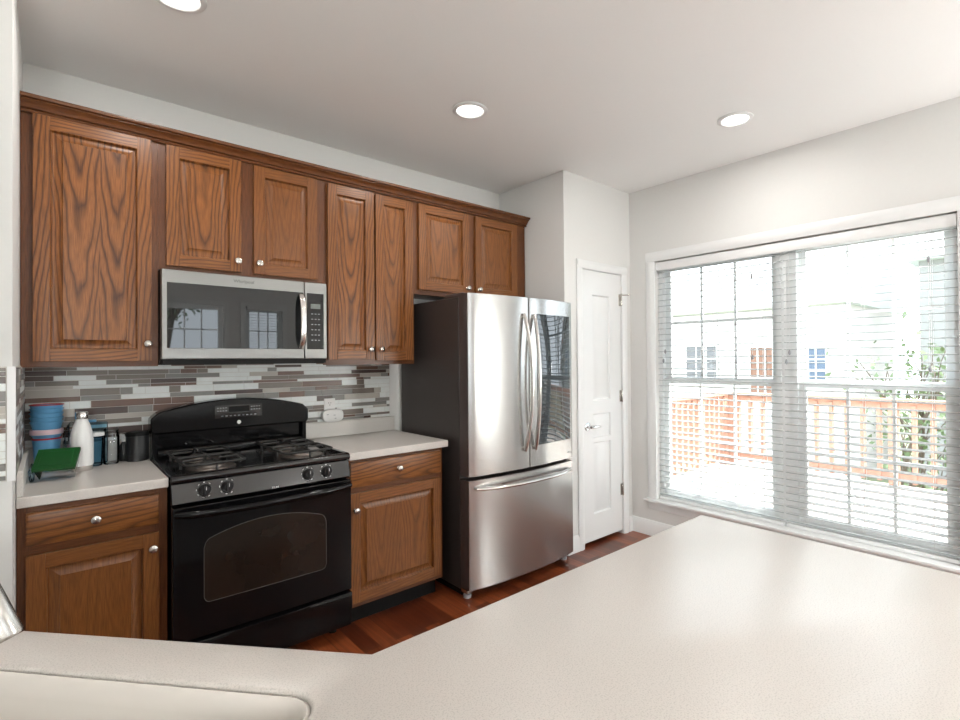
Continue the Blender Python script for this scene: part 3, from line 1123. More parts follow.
def door_y(x):
    u = (x - (RX0 + RX1) / 2) / ((RX1 - RX0) / 2)
    return -0.686 - 0.004 * (1 - u * u)


xs = [RX0 + 0.003 + (RX1 - RX0 - 0.006) * i / nx for i in range(nx + 1)]
front = [(x, door_y(x)) for x in xs]
b.prism(front + [(RX1 - 0.003, -0.632), (RX0 + 0.003, -0.632)], 'z', DZ0, DZ1, K)
od = b.build('oven_door', t, bevel=0.005, angle=25)
# arched window
wx0, wx1 = 0.614, 1.128
b = MB()
n = 80
top_, bot_ = [], []
for i in range(n + 1):
    x = wx0 + (wx1 - wx0) * i / n
    u = (x - wx0) / (wx1 - wx0) * 2 - 1
    edge = max(0.0, (abs(u) - 0.90) / 0.10)
    edge = math.sqrt(max(0.0, 1 - math.sqrt(max(0.0, 1 - edge * edge))))
    zt_ = 0.640 + 0.052 * (1 - u * u) - 0.030 * edge ** 2
    zb_ = 0.384 + 0.022 * edge ** 2
    top_.append((x, door_y(x) - 0.0012, zt_)); bot_.append((x, door_y(x) - 0.0012, zb_))
b.grid([bot_, top_], M['oven_glass'], True)
b.grid([[(p[0], p[1] + 0.003, p[2]) for p in bot_], bot_], M['black_glass'], True)
b.build('oven_window', od)
b = MB()
ring = [(p[0], p[1] - 0.0004, p[2]) for p in top_] + [(p[0], p[1] - 0.0004, p[2]) for p in bot_[::-1]]
b.tube(ring + [ring[0]], 0.0013, M['dark_print'], 6, caps=False)
b.build('window_border', od)
b = MB()
hp = []
for i in range(17):
    u = i / 16 * 2 - 1
    x = (RX0 + RX1) / 2 + u * 0.368
    out = 0.034 * (1 - abs(u) ** 6) + 0.006
    hp.append((x, door_y(x) - out, 0.766 - 0.006 * (1 - u * u)))
b.tube(hp, [0.012] + [0.016] * 15 + [0.012], K, 14, flat=1.0)
b.build('oven_handle', od)
# storage drawer with curved relief
b = MB()
rows = []
zs = [0.062, 0.066, 0.09, 0.13, 0.16, 0.185, 0.205, 0.228, 0.232]
for z in zs:
    row = []
    for x in xs:
        u = (x - (RX0 + RX1) / 2) / ((RX1 - RX0) / 2)
        base = door_y(x) + 0.004
        arc = 0.205 - 0.075 * u * u
        k_ = 0.016 / (1 + math.exp(-(z - arc) * 160))
        row.append((x, base + 0.010 - k_ + (0.006 if z in (0.062, 0.232) else 0), z))
    rows.append(row)
b.grid(rows, K, True)
b.grid([rows[0], [(x, -0.632, 0.062) for x in xs]], K, False)
b.grid([rows[-1], [(x, -0.632, 0.232) for x in xs]], K, False)
for k in (0, -1):
    b.face([r[k] for r in rows] + [(xs[k], -0.632, 0.232), (xs[k], -0.632, 0.062)], K)
b.build('storage_drawer', t, angle=60)
# backguard
b = MB()
b.box(RX0 + 0.02, RX1 - 0.02, -0.060, -0.012, 0.90, 1.05, K)
b.box(RX0 + 0.008, RX0 + 0.03, -0.092, -0.012, 0.90, 1.05, K); b.box(RX1 - 0.03, RX1 - 0.008, -0.092, -0.012, 0.90, 1.05, K)
b.prism([(-0.095, 0.92), (-0.095, 0.938), (-0.088, 0.950), (-0.06, 0.958), (-0.06, 0.92)], 'x', RX0 + 0.03, RX1 - 0.03, K)
b.build('backguard_base', t, bevel=0.003)
b = MB()
prof_top = []
for i in range(25):
    u = i / 24 * 2 - 1
    x = (RX0 + RX1) / 2 + u * (RX1 - RX0) / 2
    z = 1.128 + 0.060 * (1 - u * u) - 0.020 * max(0, (abs(u) - 0.93) / 0.07) ** 2
    prof_top.append((x, z))
poly = [(RX0 + 0.012, 1.030), (RX1 - 0.012, 1.030), (RX1, 1.045)] + prof_top[::-1] + [(RX0, 1.045)]
b.prism(poly, 'y', -0.108, -0.012, K)
bgd = b.build('backguard', t, bevel=0.010, seg=3)
b = MB()
cx = (RX0 + RX1) / 2 + 0.01
b.box(cx - 0.115, cx + 0.115, -0.1100, -0.108, 1.088, 1.155, M['black_glass'])
b.box(cx - 0.050, cx + 0.050, -0.1108, -0.110, 1.118, 1.147, M['display'].copy() if False else M['black_matte'])
for i in range(4):
    for s in (-1, 1):
        x = cx + s * (0.062 + 0.013 * i)
        b.box(x - 0.004, x + 0.004, -0.1108, -0.110, 1.124, 1.128, M['grey_print'])
        b.box(x - 0.004, x + 0.004, -0.1108, -0.110, 1.140, 1.1435, M['grey_print'])
for i in range(9):
    x = cx - 0.08 + 0.02 * i
    b.box(x - 0.005, x + 0.005, -0.1108, -0.110, 1.096, 1.1005, M['grey_print'])
b.build('clock_display', bgd)
b = MB()
b.lathe([(0.010, 0.0), (0.010, -0.002), (0.008, -0.003), (0.0005, -0.003)], (cx, -0.108, 1.062), M['white_print'], 'y', 24)
b.build('round_badge', bgd)
# burners and grates
for x in (0.680, 1.083):
    for y in (-0.495, -0.245):
        r = 0.047 if (x < 0.8) == (y < -0.4) else 0.040
        b = MB()
        b.lathe([(0.10, 0.0), (0.098, 0.002), (0.075, 0.0015), (r + 0.012, 0.002), (r + 0.008, 0.012), (r, 0.016)], (x, y, 0.9122), M['burner'], n=32)
        bu = b.build('burner', t)
        b = MB()
        b.lathe([(r - 0.004, 0.0155), (r - 0.003, 0.021), (r - 0.010, 0.024), (0.0005, 0.0245)], (x, y, 0.9122), M['iron'], n=28)
        b.build('burner_cap', bu)
        b = MB()
        h, rr = 0.945, 0.0055
        hw, hd_ = 0.118, 0.114
        loop = []
        for cx_, cy_, a0 in ((1, 1, 0), (-1, 1, 90), (-1, -1, 180), (1, -1, 270)):
            for k in range(5):
                a = math.radians(a0 + 22.5 * k)
                loop.append((x + cx_ * (hw - 0.03) + 0.03 * math.cos(a), y + cy_ * (hd_ - 0.03) + 0.03 * math.sin(a), h))
        loop.append(loop[0])
        b.tube(loop, rr, M['iron'], 8, caps=False)
        for dx, dy in ((1, 0), (-1, 0), (0, 1), (0, -1)):
            b.tube([(x + dx * hw, y + dy * hd_, 0.915), (x + dx * hw, y + dy * hd_, h - 0.006), (x + dx * (hw - 0.012), y + dy * (hd_ - 0.012), h + 0.004), (x + dx * 0.03, y + dy * 0.03, h + 0.004)], [rr, rr, rr, rr * 0.8], M['iron'], 8)
        b.build('grate', t)

# ------------------------------------------------------------------ microwave
MX0, MX1, MZ0, MZ1, MY = 0.5085, 1.256, 1.398, 1.806, -0.395
t = thing('microwave', 'stainless over-the-range microwave with black glass door mounted above the stove', 'microwave', ((MX0 + MX1) / 2, -0.2, 1.37))
S = M['mwsteel']
b = MB(); b.box(MX0 + 0.001, MX1 - 0.001, -0.355, -0.010, 1.372, MZ1, M['black_matte']); b.build('body', t)
DXE = 1.1365
b = MB()
b.box(MX0, DXE - 0.0015, MY, -0.357, MZ0, MZ1 - 0.002, S)
md = b.build('door', t, bevel=0.004)
b = MB(); b.box(MX0 + 0.020, DXE - 0.0075, MY - 0.0022, MY, 1.448, 1.746, M['mw_glass']); b.build('door_glass', md, bevel=0.001)
b = MB()
hp = []
for i in range(15):
    u = i / 14 * 2 - 1
    hp.append((1.118, MY - 0.010 - 0.034 * (1 - u ** 4), 1.594 + u * 0.140))
b.tube(hp, [0.013] + [0.0155] * 13 + [0.013], M['steel_smooth'], 16, flat=0.45, up=(0, 1, 0))
b.build('door_handle', md)
lettering('logo_lettering', 'Whirlpool', (0.845, MY - 0.0006, 1.776), 0.022, M['dark_print'], md)
b = MB(); b.box(DXE + 0.0015, MX1, MY, -0.357, MZ0, MZ1 - 0.002, S)
mp_ = b.build('control_panel', t, bevel=0.004)
b = MB(); b.box(DXE + 0.0125, MX1 - 0.018, MY - 0.0015, MY, 1.448, 1.746, M['black_glass']); kp = b.build('keypad', mp_, bevel=0.001)
b = MB(); b.box(1.168, 1.220, MY - 0.0022, MY - 0.0015, 1.664, 1.690, M['display']); b.build('display', mp_)
b = MB()
for r in range(6):
    for c in range(3):
        b = MB()
        z = 1.636 - 0.028 * r
        x = 1.176 + 0.018 * c
        b.box(x - 0.005, x + 0.005, MY - 0.002, MY - 0.0015, z - 0.0022, z + 0.0022, M['grey_print'])
        b.build('key', mp_)
b = MB(); b.box(MX0 + 0.004, MX1 - 0.004, MY + 0.006, -0.357, 1.376, MZ0 - 0.0005, M['black_matte']); b.build('vent_strip', t)

# ------------------------------------------------------------------ refrigerator
FX0, FX1 = 1.914, 2.806
FYE, FYB = -0.790, -0.705
t = thing('refrigerator', 'stainless french-door refrigerator with mirrored glass panel in the right door', 'refrigerator', ((FX0 + FX1) / 2, -0.4, 0))
b = MB(); b.box(FX0 + 0.002, FX1 - 0.002, FYB + 0.008, -0.03, 0.045, 1.755, M['dark_case'])
b.box(FX0 + 0.02, FX1 - 0.02, FYB + 0.02, -0.1, 0.0, 0.045, M['black_matte'])
b.build('case', t, bevel=0.006)
for x0, x1 in ((FX0 + 0.004, FX0 + 0.12), (FX1 - 0.12, FX1 - 0.004)):
    b = MB(); b.box(x0, x1, FYB - 0.03, FYB + 0.16, 1.7555, 1.778, M['dark_edge']); b.build('hinge_cover', t, bevel=0.006)
FXC = (FX0 + FX1) / 2


def fy(x, bulge=0.042):
    u = (x - FXC) / ((FX1 - FX0) / 2)
    return FYE - bulge * (1 - u * u)


def fridge_panel(name, x0, x1, z0, z1):
    b = MB()
    n = 18
    xs = [x0 + (x1 - x0) * i / n for i in range(n + 1)]
    r = 0.006
    fr = [(x0, FYB)] + [(x0, fy(x0) + r)] + [(x0 + r * 0.4, fy(x0) + r * 0.3)] + [(x, fy(x)) for x in xs[1:-1]] + [(x1 - r * 0.4, fy(x1) + r * 0.3), (x1, fy(x1) + r), (x1, FYB)]
    u0 = 0
    a = [(p[0], p[1], z0) for p in fr]; c = [(p[0], p[1], z1) for p in fr]
    # front sheet in steel, sides in dark trim
    k = len(fr)
    b.grid([a[1:k - 1], c[1:k - 1]], M['steel'], True)
    for i in (0, k - 2):
        b.face([a[i], a[i + 1], c[i + 1], c[i]], M['dark_edge'])
    b.face([a[0], c[0], c[-1], a[-1]], M['dark_edge'])
    b.face(a, M['dark_edge']); b.face(c[::-1], M['dark_edge'])
    return b.build(name, t, angle=30)


SPL = 2.360
dl = fridge_panel('left_door', FX0, SPL - 0.003, 0.712, 1.770)
dr_ = fridge_panel('right_door', SPL + 0.003, FX1, 0.712, 1.770)
fz = fridge_panel('freezer_drawer', FX0, FX1, 0.062, 0.688)
# mirrored glass in right door, gently domed
b = MB()
gx0, gx1, gz0, gz1 = 2.430, 2.772, 0.842, 1.672
rows = []
for j in range(15):
    v = j / 14
    row = []
    for i in range(13):
        u = i / 12
        x = gx0 + (gx1 - gx0) * u
        dome = 0.009 * (1 - (2 * u - 1) ** 2) * (1 - (2 * v - 1) ** 2)
        row.append((x, fy(x) - 0.0025 - dome, gz0 + (gz1 - gz0) * v))
    rows.append(row)
b.grid(rows, M['fridge_glass'], True)
for e in (rows[0], rows[-1], [r[0] for r in rows], [r[-1] for r in rows]):
    b.grid([e, [(p[0], p[1] + 0.004, p[2]) for p in e]], M['black_glass'], False)
b.build('glass_panel', dr_, angle=40)


def fridge_handle(x, lean, parent):
    b = MB()
    hp = []
    for i in range(21):
        u = i / 20 * 2 - 1
        bow = 0.054 * (1 - u * u) + 0.010
        hp.append((x + lean * (1 - u * u), fy(x) - bow, 1.243 + u * 0.425))
    b.tube(hp, [0.010] + [0.0145] * 19 + [0.010], M['steel_smooth'], 14, flat=0.7)
    for k in (0, -1):
        p = hp[k]
        b.tube([(p[0], fy(x) + 0.002, p[2] + (0.02 if k == 0 else -0.02)), (p[0], p[1] - 0.004, p[2] + (0.02 if k == 0 else -0.02))], 0.010, M['steel_smooth'], 10)
    b.build('handle', parent)


fridge_handle(SPL - 0.050, 0.016, dl)
fridge_handle(SPL + 0.040, -0.012, dr_)
b = MB()
hp = []
for i in range(25):
    u = i / 24 * 2 - 1
    x = FXC + u * 0.405
    hp.append((x, fy(x) - 0.012 - 0.042 * (1 - u ** 4), 0.640))
b.tube(hp, [0.013] + [0.019] * 23 + [0.013], M['steel_smooth'], 14, flat=0.6)
b.build('handle', fz)
lettering('door_lettering', 'InstaView', (2.745, fy(2.745) - 0.001, 0.752), 0.018, M['grey_print'], dr_)
for x in (FX0 + 0.03, FX1 - 0.03):
    b = MB(); b.lathe([(0.022, 0), (0.022, 0.02), (0.012, 0.024), (0.012, 0.045)], (x, FYB - 0.02, 0), M['grey_print'], n=16)
    b.box(x - 0.02, x + 0.02, FYB - 0.045, FYB + 0.01, 0.030, 0.050, M['nickel'])
    b.build('foot', t)

# ------------------------------------------------------------------ outlet and plug-in
t = thing('wall_outlet', 'white wall outlet plate on the mosaic tile right of the stove', 'outlet', (1.426, -0.008, 1.09))
b = MB(); b.box(1.391, 1.461, -0.0135, -0.008, 1.035, 1.153, M['white_plastic']); b.build('plate', t, bevel=0.003)
b = MB(); b.box(1.409, 1.443, -0.0150, -0.0135, 1.103, 1.138, M['white_plastic'])
for x in (1.4195, 1.4325):
    b.box(x - 0.0014, x + 0.0014, -0.0154, -0.0150, 1.120, 1.129, M['black_matte'])
b.box(1.4235, 1.4285, -0.0154, -0.0150, 1.109, 1.114, M['black_matte'])
b.build('socket', t)
t = thing('plug_adapter', 'oval white plug-in device stuck in the lower socket of the wall outlet', 'plug', (1.437, -0.0136, 1.047))
b = MB()
rows = []
for s, y in ((0.92, -0.0138), (1.0, -0.018), (1.0, -0.038), (0.96, -0.044), (0.86, -0.047)):
    rows.append([(1.437 + s * 0.066 * math.copysign(abs(math.cos(a)) ** 0.7, math.cos(a)), y, 1.047 + s * 0.041 * math.copysign(abs(math.sin(a)) ** 0.7, math.sin(a))) for a in [2 * PI * k / 40 for k in range(40)]])
b.grid(rows, M['white_plastic'], True, close_u=True)
b.cap(rows[-1], M['white_plastic']); b.cap(rows[0], M['white_plastic'])
b.build('housing', t)
for x, z in ((1.400, 1.056), (1.442, 1.050), (1.448, 1.030)):
    b = MB()
    b.box(x - 0.006, x + 0.006, -0.0478, -0.047, z - 0.002, z + 0.002, M['grey_print'])
    b.build('slot', t)

# ------------------------------------------------------------------ things on the left counter
CZ = 0.9145


def cup(x, y, z, h, r0, r1, body, rim, rimh, label, parent_group, ridges=True):
    t = thing('plastic_bowl', label, 'bowl', (x, y, z), parent_group)
    b = MB()
    b.lathe([(r0 * 0.7, 0.0), (r0, 0.003), (r1, h - rimh), (r1 - 0.002, h - rimh), (r0 - 0.002, 0.004), (0.0005, 0.004)], (x, y, z), body, n=36, cap1=False)
    b.build('body', t)
    b = MB()
    b.lathe([(r1 - 0.003, h - rimh), (r1 + 0.0025, h - rimh), (r1 + 0.003, h - 0.002), (r1, h), (r1 - 0.003, h - 0.001), (r1 - 0.003, h - rimh)], (x, y, z), rim, n=36, cap0=False, cap1=False)
    b.build('rim', t)
    return t


sx, sy = 0.129, -0.110
G = 'stack of blue plastic bowls'
cup(sx, sy, CZ, 0.146, 0.038, 0.047, M['blue_plastic'], M['red_plastic'], 0.006, 'tall blue plastic cup with red rim at the very bottom of the stack', G)
cup(sx, sy, CZ + 0.130, 0.054, 0.037, 0.0525, M['blue_plastic'], M['pink_rim'], 0.022, 'blue plastic bowl with broad pale pink rim, second from the bottom of the stack', G)
names = ['third', 'fourth', 'fifth', 'sixth']
for k in range(4):
    cup(sx, sy, CZ + 0.156 + 0.019 * k, 0.062, 0.040 + 0.0003 * k, 0.0535 + 0.0004 * k, M['blue_plastic'], M['blue_plastic'], 0.005,
        'blue plastic bowl with plain blue rim, %s from the bottom of the stack' % names[k], G)
cup(sx, sy, CZ + 0.232, 0.060, 0.0405, 0.0555, M['blue_plastic'], M['red_plastic'], 0.004, 'topmost blue plastic bowl of the stack, with a thin red rim', G)

# white bottle
t = thing('water_bottle', 'white insulated bottle with steel cap beside the green-lidded container', 'bottle', (0.243, -0.200, CZ))
b = MB(); c = (0.243, -0.200, CZ)
b.lathe([(0.0385, 0.022), (0.0405, 0.028), (0.0405, 0.135), (0.037, 0.165), (0.030, 0.195), (0.022, 0.217), (0.021, 0.226)], c, M['white_plastic'], n=36)
b.build('body', t)
b = MB(); b.lathe([(0.037, 0), (0.039, 0.003), (0.039, 0.022)], c, M['steel_smooth'], n=36); b.build('base_ring', t)
b = MB(); b.lathe([(0.0225, 0.226), (0.0235, 0.230), (0.0235, 0.252), (0.021, 0.256), (0.0005, 0.257)], c, M['steel_smooth'], n=30); b.build('cap', t)

# tumbler with white lid, blue box, jar, pump bottle, canister
t = thing('tumbler', 'clear bluish plastic tumbler with white lid right of the white bottle', 'tumbler', (0.294, -0.110, CZ))
b = MB(); c = (0.294, -0.110, CZ)
b.lathe([(0.0005, 0), (0.022, 0), (0.025, 0.003), (0.030, 0.135)], c, M['clear_blue'], n=30, cap1=False); b.build('body', t)
b = MB(); b.lathe([(0.030, 0.1352), (0.033, 0.137), (0.033, 0.150), (0.030, 0.154), (0.0005, 0.155)], c, M['white_plastic'], n=30); b.build('lid', t)
t = thing('pitcher_box', 'tall translucent blue plastic pitcher standing against the tile behind the tumbler', 'pitcher', (0.300, -0.047, CZ))
b = MB(); b.box(0.258, 0.342, -0.069, -0.024, CZ, CZ + 0.195, M['clear_blue']); b.build('body', t, bevel=0.008)
b = MB(); b.box(0.256, 0.300, -0.0705, -0.0225, CZ + 0.1955, CZ + 0.206, M['blue_plastic']); b.build('lid', t, bevel=0.003)
t = thing('glass_jar', 'empty clear glass jar between the blue pitcher and the black canister', 'jar', (0.351, -0.105, CZ))
b = MB(); c = (0.351, -0.105, CZ)
b.lathe([(0.0005, 0), (0.026, 0), (0.030, 0.006), (0.0315, 0.05), (0.0315, 0.125), (0.027, 0.145), (0.027, 0.165), (0.0255, 0.165)], c, M['jar_glass'], n=32, cap1=False)
b.build('body', t)
b = MB(); b.lathe([(0.0272, 0.148), (0.0285, 0.149), (0.0285, 0.153), (0.0272, 0.154)], c, M['jar_glass'], n=32, cap0=False, cap1=False); b.build('rim_band', t)
t = thing('pump_bottle', 'small dark bottle with pale pump top left of the black canister', 'bottle', (0.402, -0.060, CZ))
b = MB(); c = (0.402, -0.060, CZ)
b.lathe([(0.016, 0), (0.018, 0.003), (0.018, 0.072), (0.010, 0.086), (0.008, 0.092)], c, M['black_plastic'], n=24); b.build('body', t)
b = MB(); b.lathe([(0.009, 0.092), (0.009, 0.104), (0.004, 0.106), (0.004, 0.120)], c, M['white_plastic'], n=18)
b.tube([(0.402, -0.060, CZ + 0.122), (0.390, -0.067, CZ + 0.126), (0.380, -0.072, CZ + 0.118)], [0.006, 0.006, 0.004], M['white_plastic']); b.build('pump', t)
t = thing('canister', 'black round canister on the counter right against the stove', 'canister', (0.4515, -0.088, CZ))
b = MB(); c = (0.4515, -0.088, CZ)
b.lathe([(0.042, 0), (0.0455, 0.004), (0.0455, 0.118)], c, M['black_plastic'], n=40); b.build('body', t)
b = MB(); b.lathe([(0.0462, 0.1185), (0.0465, 0.122), (0.0465, 0.132), (0.043, 0.137), (0.0005, 0.138)], c, M['black_matte'], n=40); b.build('lid', t)


# crumpled clear bags
def bag(name, label, cx, cy, rx, ry, h, m, seed, inner=None):
    rnd = random.Random(seed)
    rows = []
    nz, na = 12, 28
    ph = [rnd.uniform(0, 6.28) for _ in range(8)]
    for j in range(nz + 1):
        v = j / nz
        s = math.sin(PI * min(1.0, 0.12 + 0.88 * v)) ** 0.55 if v < 1 else 0.12
        row = []
        for k in range(na):
            a = 2 * PI * k / na
            w_ = 1 + 0.10 * math.sin(3 * a + ph[0] + 4 * v) + 0.07 * math.sin(7 * a + ph[1] - 9 * v) + 0.05 * math.sin(11 * a + ph[2] + 17 * v)
            row.append((cx + rx * s * w_ * math.cos(a), cy + ry * s * w_ * math.sin(a), CZ + 0.001 + h * v))
        rows.append(row)
    b = MB(); b.grid(rows, m, False, close_u=True); b.cap(rows[0][::-1], m); b.cap(rows[-1], m)
    t = thing(name, label, 'bag', (cx, cy, CZ))
    b.build('film', t)
    if inner:
        for q, (dx, dy, w, hh, mm) in enumerate(inner):
            b = MB(); b.lathe([(w * 0.7, 0.002), (w, 0.01), (w, hh * 0.8), (w * 0.5, hh)], (cx + dx, cy + dy, CZ), mm, n=16)
            b.build('contents', t)


bag('plastic_bag', 'upright clear plastic bag of wrapped items behind the white bottle', 0.212, -0.064, 0.026, 0.030, 0.205, M['clear'], 4,
    [(-0.006, 0.004, 0.014, 0.10, M['pink_rim']), (0.012, -0.004, 0.010, 0.15, M['grey_print'])])
bag('crumpled_bag', 'crumpled clear plastic bag with a blue tint on the front left of the counter', 0.086, -0.335, 0.0105, 0.045, 0.07, M['clear_blue'], 9)

# green lidded container, tipped up
t = thing('food_container', 'clear plastic food container with green lid tipped towards the room', 'container', (0.163, -0.340, CZ))
tilt = Matrix.Rotation(math.radians(-14), 4, 'Z') @ Matrix.Rotation(math.radians(38), 4, 'X')


LOW = min((tilt @ Vector((a * 0.054, c_ * 0.044, -0.046))).z for a in (-1, 1) for c_ in (-1, 1))
LOW = min(LOW, min((tilt @ Vector((a * 0.068, -0.057, 0.0120))).z for a in (-1, 1)))


def tilted(b):
    for i, p in enumerate(b.v):
        q = tilt @ Vector(p)
        b.v[i] = tuple(q + Vector((0.163, -0.340, CZ + 0.0015 - LOW)))


b = MB()
rr = []
for s, z in ((0.86, -0.045), (0.9, -0.042), (1.0, 0.012)):
    rr.append([(s * 0.062 * sx_, s * 0.050 * sy_, z) for sx_, sy_ in ((-1, -1), (-0.5, -1), (0.5, -1), (1, -1), (1, 0), (1, 1), (0.5, 1), (-0.5, 1), (-1, 1), (-1, 0))])
b.grid(rr, M['clear'], False, close_u=True); b.cap(rr[0], M['clear'])
tilted(b); b.build('tub', t)
b = MB(); b.box(-0.067, 0.067, -0.056, 0.056, 0.0125, 0.026, M['green_lid']); b.box(-0.050, 0.050, -0.038, 0.038, 0.026, 0.029, M['green_lid'])
tilted(b); b.build('lid', t, bevel=0.004)

# ------------------------------------------------------------------ recessed ceiling lights
CANS = [(1.812, -0.960, 'recessed ceiling light in front of the refrigerator, centre of the ceiling'),
        (2.996, -1.857, 'recessed ceiling light nearest the big window'),
        (0.484, -0.945, 'recessed ceiling light above the stove side, cut by the top edge of the photo'),
        (0.50, -3.90, 'recessed ceiling light behind the peninsula on the left side of the room'),  # from here on: unseen lights added to brighten the room
        (2.00, -3.70, 'recessed ceiling light behind the peninsula in mid room'),
        (0.60, -5.50, 'recessed ceiling light at the rear left of the room'),
        (2.70, -5.40, 'recessed ceiling light near the rear windows')]
for x, y, lab in CANS:
    t = thing('recessed_light', lab, 'ceiling light', (x, y, ZC), 'recessed ceiling lights')
    b = MB()
    b.lathe([(0.094, -0.001), (0.094, -0.005), (0.088, -0.009), (0.074, -0.010), (0.070, -0.004), (0.070, -0.001)], (x, y, ZC), M['trim'], n=40, cap0=False, cap1=False)
    b.build('trim_ring', t)
    b = MB(); b.lathe([(0.070, -0.0035), (0.060, -0.007), (0.0005, -0.008)], (x, y, ZC), M['lamp'], n=40)
    b.build('lens', t)
    ld = bpy.data.lights.new('lamp_light', 'AREA')
    ld.shape = 'DISK'; ld.size = 0.12
    ld.energy = 8.0
    ld.color = (1.0, 0.97, 0.93)
    lo = bpy.data.objects.new('lamp_light', ld); COL.objects.link(lo)
    lo.location = (x, y, ZC - 0.012)

for x, y, lab in ((-0.55, -5.1, 'floor lamp with white drum shade standing by the left wall behind the peninsula'), (3.30, -4.0, 'floor lamp with white drum shade standing by the window wall behind the peninsula')):  # unseen lamps, added as fill light for the kitchen
    t = thing('floor_lamp', lab, 'floor lamp', (x, y, 0), 'drum shade floor lamps')
    b = MB(); b.lathe([(0.14, 0.0), (0.14, 0.012), (0.02, 0.025), (0.014, 0.03)], (x, y, 0), M['nickel'], n=32); b.build('base', t)
    b = MB(); b.lathe([(0.012, 0.03), (0.012, 1.30)], (x, y, 0), M['nickel'], n=14); b.build('pole', t)
    b = MB(); b.lathe([(0.0005, 1.10), (0.20, 1.10), (0.17, 1.38), (0.0005, 1.38)], (x, y, 0), M['lampshade' if x < 0 else 'lampshade_bright'], n=32, cap0=False, cap1=False); b.build('shade', t)

# ------------------------------------------------------------------ window blinds
b = MB()
b.prism([(XR + 0.006, 2.062), (XR + 0.004, 2.070), (XR + 0.004, 2.122), (XR + 0.009, 2.128), (XR + 0.016, 2.128), (XR + 0.016, 2.062)], 'y', WY0 + 0.004, WY1 - 0.004, M['trim'])
o = b.build('blind_valance')
tag(o, 'long white valance strip across the top of the window blinds', 'valance')


def blind(label, y0, y1, xc, tassels):
    t = thing('window_blind', label, 'blind', (xc, (y0 + y1) / 2, WZ0), 'window blinds')
    m = M['slat']
    b = MB(); b.box(xc - 0.022, xc + 0.022, y0, y1, 2.075, 2.125, M['trim']); b.build('headrail', t)
    b = MB()
    pitch_ = 0.044
    z = 0.338
    while z < 2.07:
        tilt_ = math.radians(3)
        prof_ = []
        for k in range(5):
            s = (k / 4 - 0.5) * 0.050
            crown = 0.0016 * (1 - (2 * k / 4 - 1) ** 2)
            prof_.append((xc + s * math.cos(tilt_), z + s * math.sin(tilt_) + crown))
        lo = [(p[0], p[1] - 0.0034) for p in prof_]
        b.prism(prof_ + lo[::-1], 'y', y0, y1, m)
        b.box(xc - 0.0258, xc - 0.0251, y0, y1, prof_[0][1] - 0.0042, prof_[0][1] + 0.0004, M['slat_edge'])  # thin front strip, its grey paints the shaded slat line
        z += pitch_
    b.build('slats', t)
    b = MB(); b.box(xc - 0.026, xc + 0.026, y0, y1, 0.294, 0.316, M['trim']); b.build('bottom_rail', t, bevel=0.003)
    b = MB()
    L_ = y1 - y0
    for yy in (y0 + 0.13 * L_, y0 + 0.5 * L_, y0 + 0.87 * L_):
        for dx in (-0.027, 0.027):
            b.box(xc + dx - 0.0006, xc + dx + 0.0006, yy - 0.0012, yy + 0.0012, 0.31, 2.08, M['trim'])
    b.build('ladder_cord', t)
    for yy, zt_ in tassels:
        b = MB()
        b.tube([(xc - 0.030, yy, 2.07), (xc - 0.030, yy, zt_ + 0.02)], 0.0012, M['trim'], 6)
        cd = b.build('pull_cord', t)
        b = MB(); b.lathe([(0.003, 0.022), (0.007, 0.014), (0.0085, 0.0), (0.004, -0.012)], (xc - 0.030, yy, zt_), M['grey_print'], n=12); b.build('tassel', cd)


XB = XR + 0.050
blind('left white horizontal blind, over the window half beside the pantry', WMID + 0.020, WY1 - 0.006, XB, [(-1.00, 1.43), (-0.985, 1.36), (-1.66, 1.38), (-1.66, 1.93)])
blind('right white horizontal blind, over the window half away from the pantry', WY0 + 0.006, WMID + 0.004, XB, [(-1.895, 1.41), (-1.875, 1.35), (-2.60, 1.31), (-2.60, 1.90)])

# rear window blind (reflected in the microwave door)
t = thing('window_blind', 'white horizontal blind on the narrow rear window behind the camera, mirrored in the microwave door', 'blind', (2.70, YREAR + 0.05, RZ0), 'window blinds')
b = MB()
z = RZ0 + 0.05
while z < RZ1 - 0.06:
    b.box(2.43, 2.97, YREAR + 0.035, YREAR + 0.080, z, z + 0.004, M['slat'])
    z += 0.044
b.build('slats', t)
b = MB(); b.box(2.43, 2.97, YREAR + 0.033, YREAR + 0.082, RZ1 - 0.05, RZ1 + 0.01, M['trim']); b.build('headrail', t)
b = MB(); b.box(2.43, 2.97, YREAR + 0.033, YREAR + 0.082, RZ0 + 0.012, RZ0 + 0.034, M['trim']); b.build('bottom_rail', t)

# ------------------------------------------------------------------ outdoors: deck, railings, houses, trees
one_box('deck', XR + 0.16, 7.15, -5.5, 0.20, -0.13, -0.05, M['deck'], kind='structure')
one_box('ground', -14, 60, -50, 50, -3.2, -3.0, M['lawn'], kind='structure')


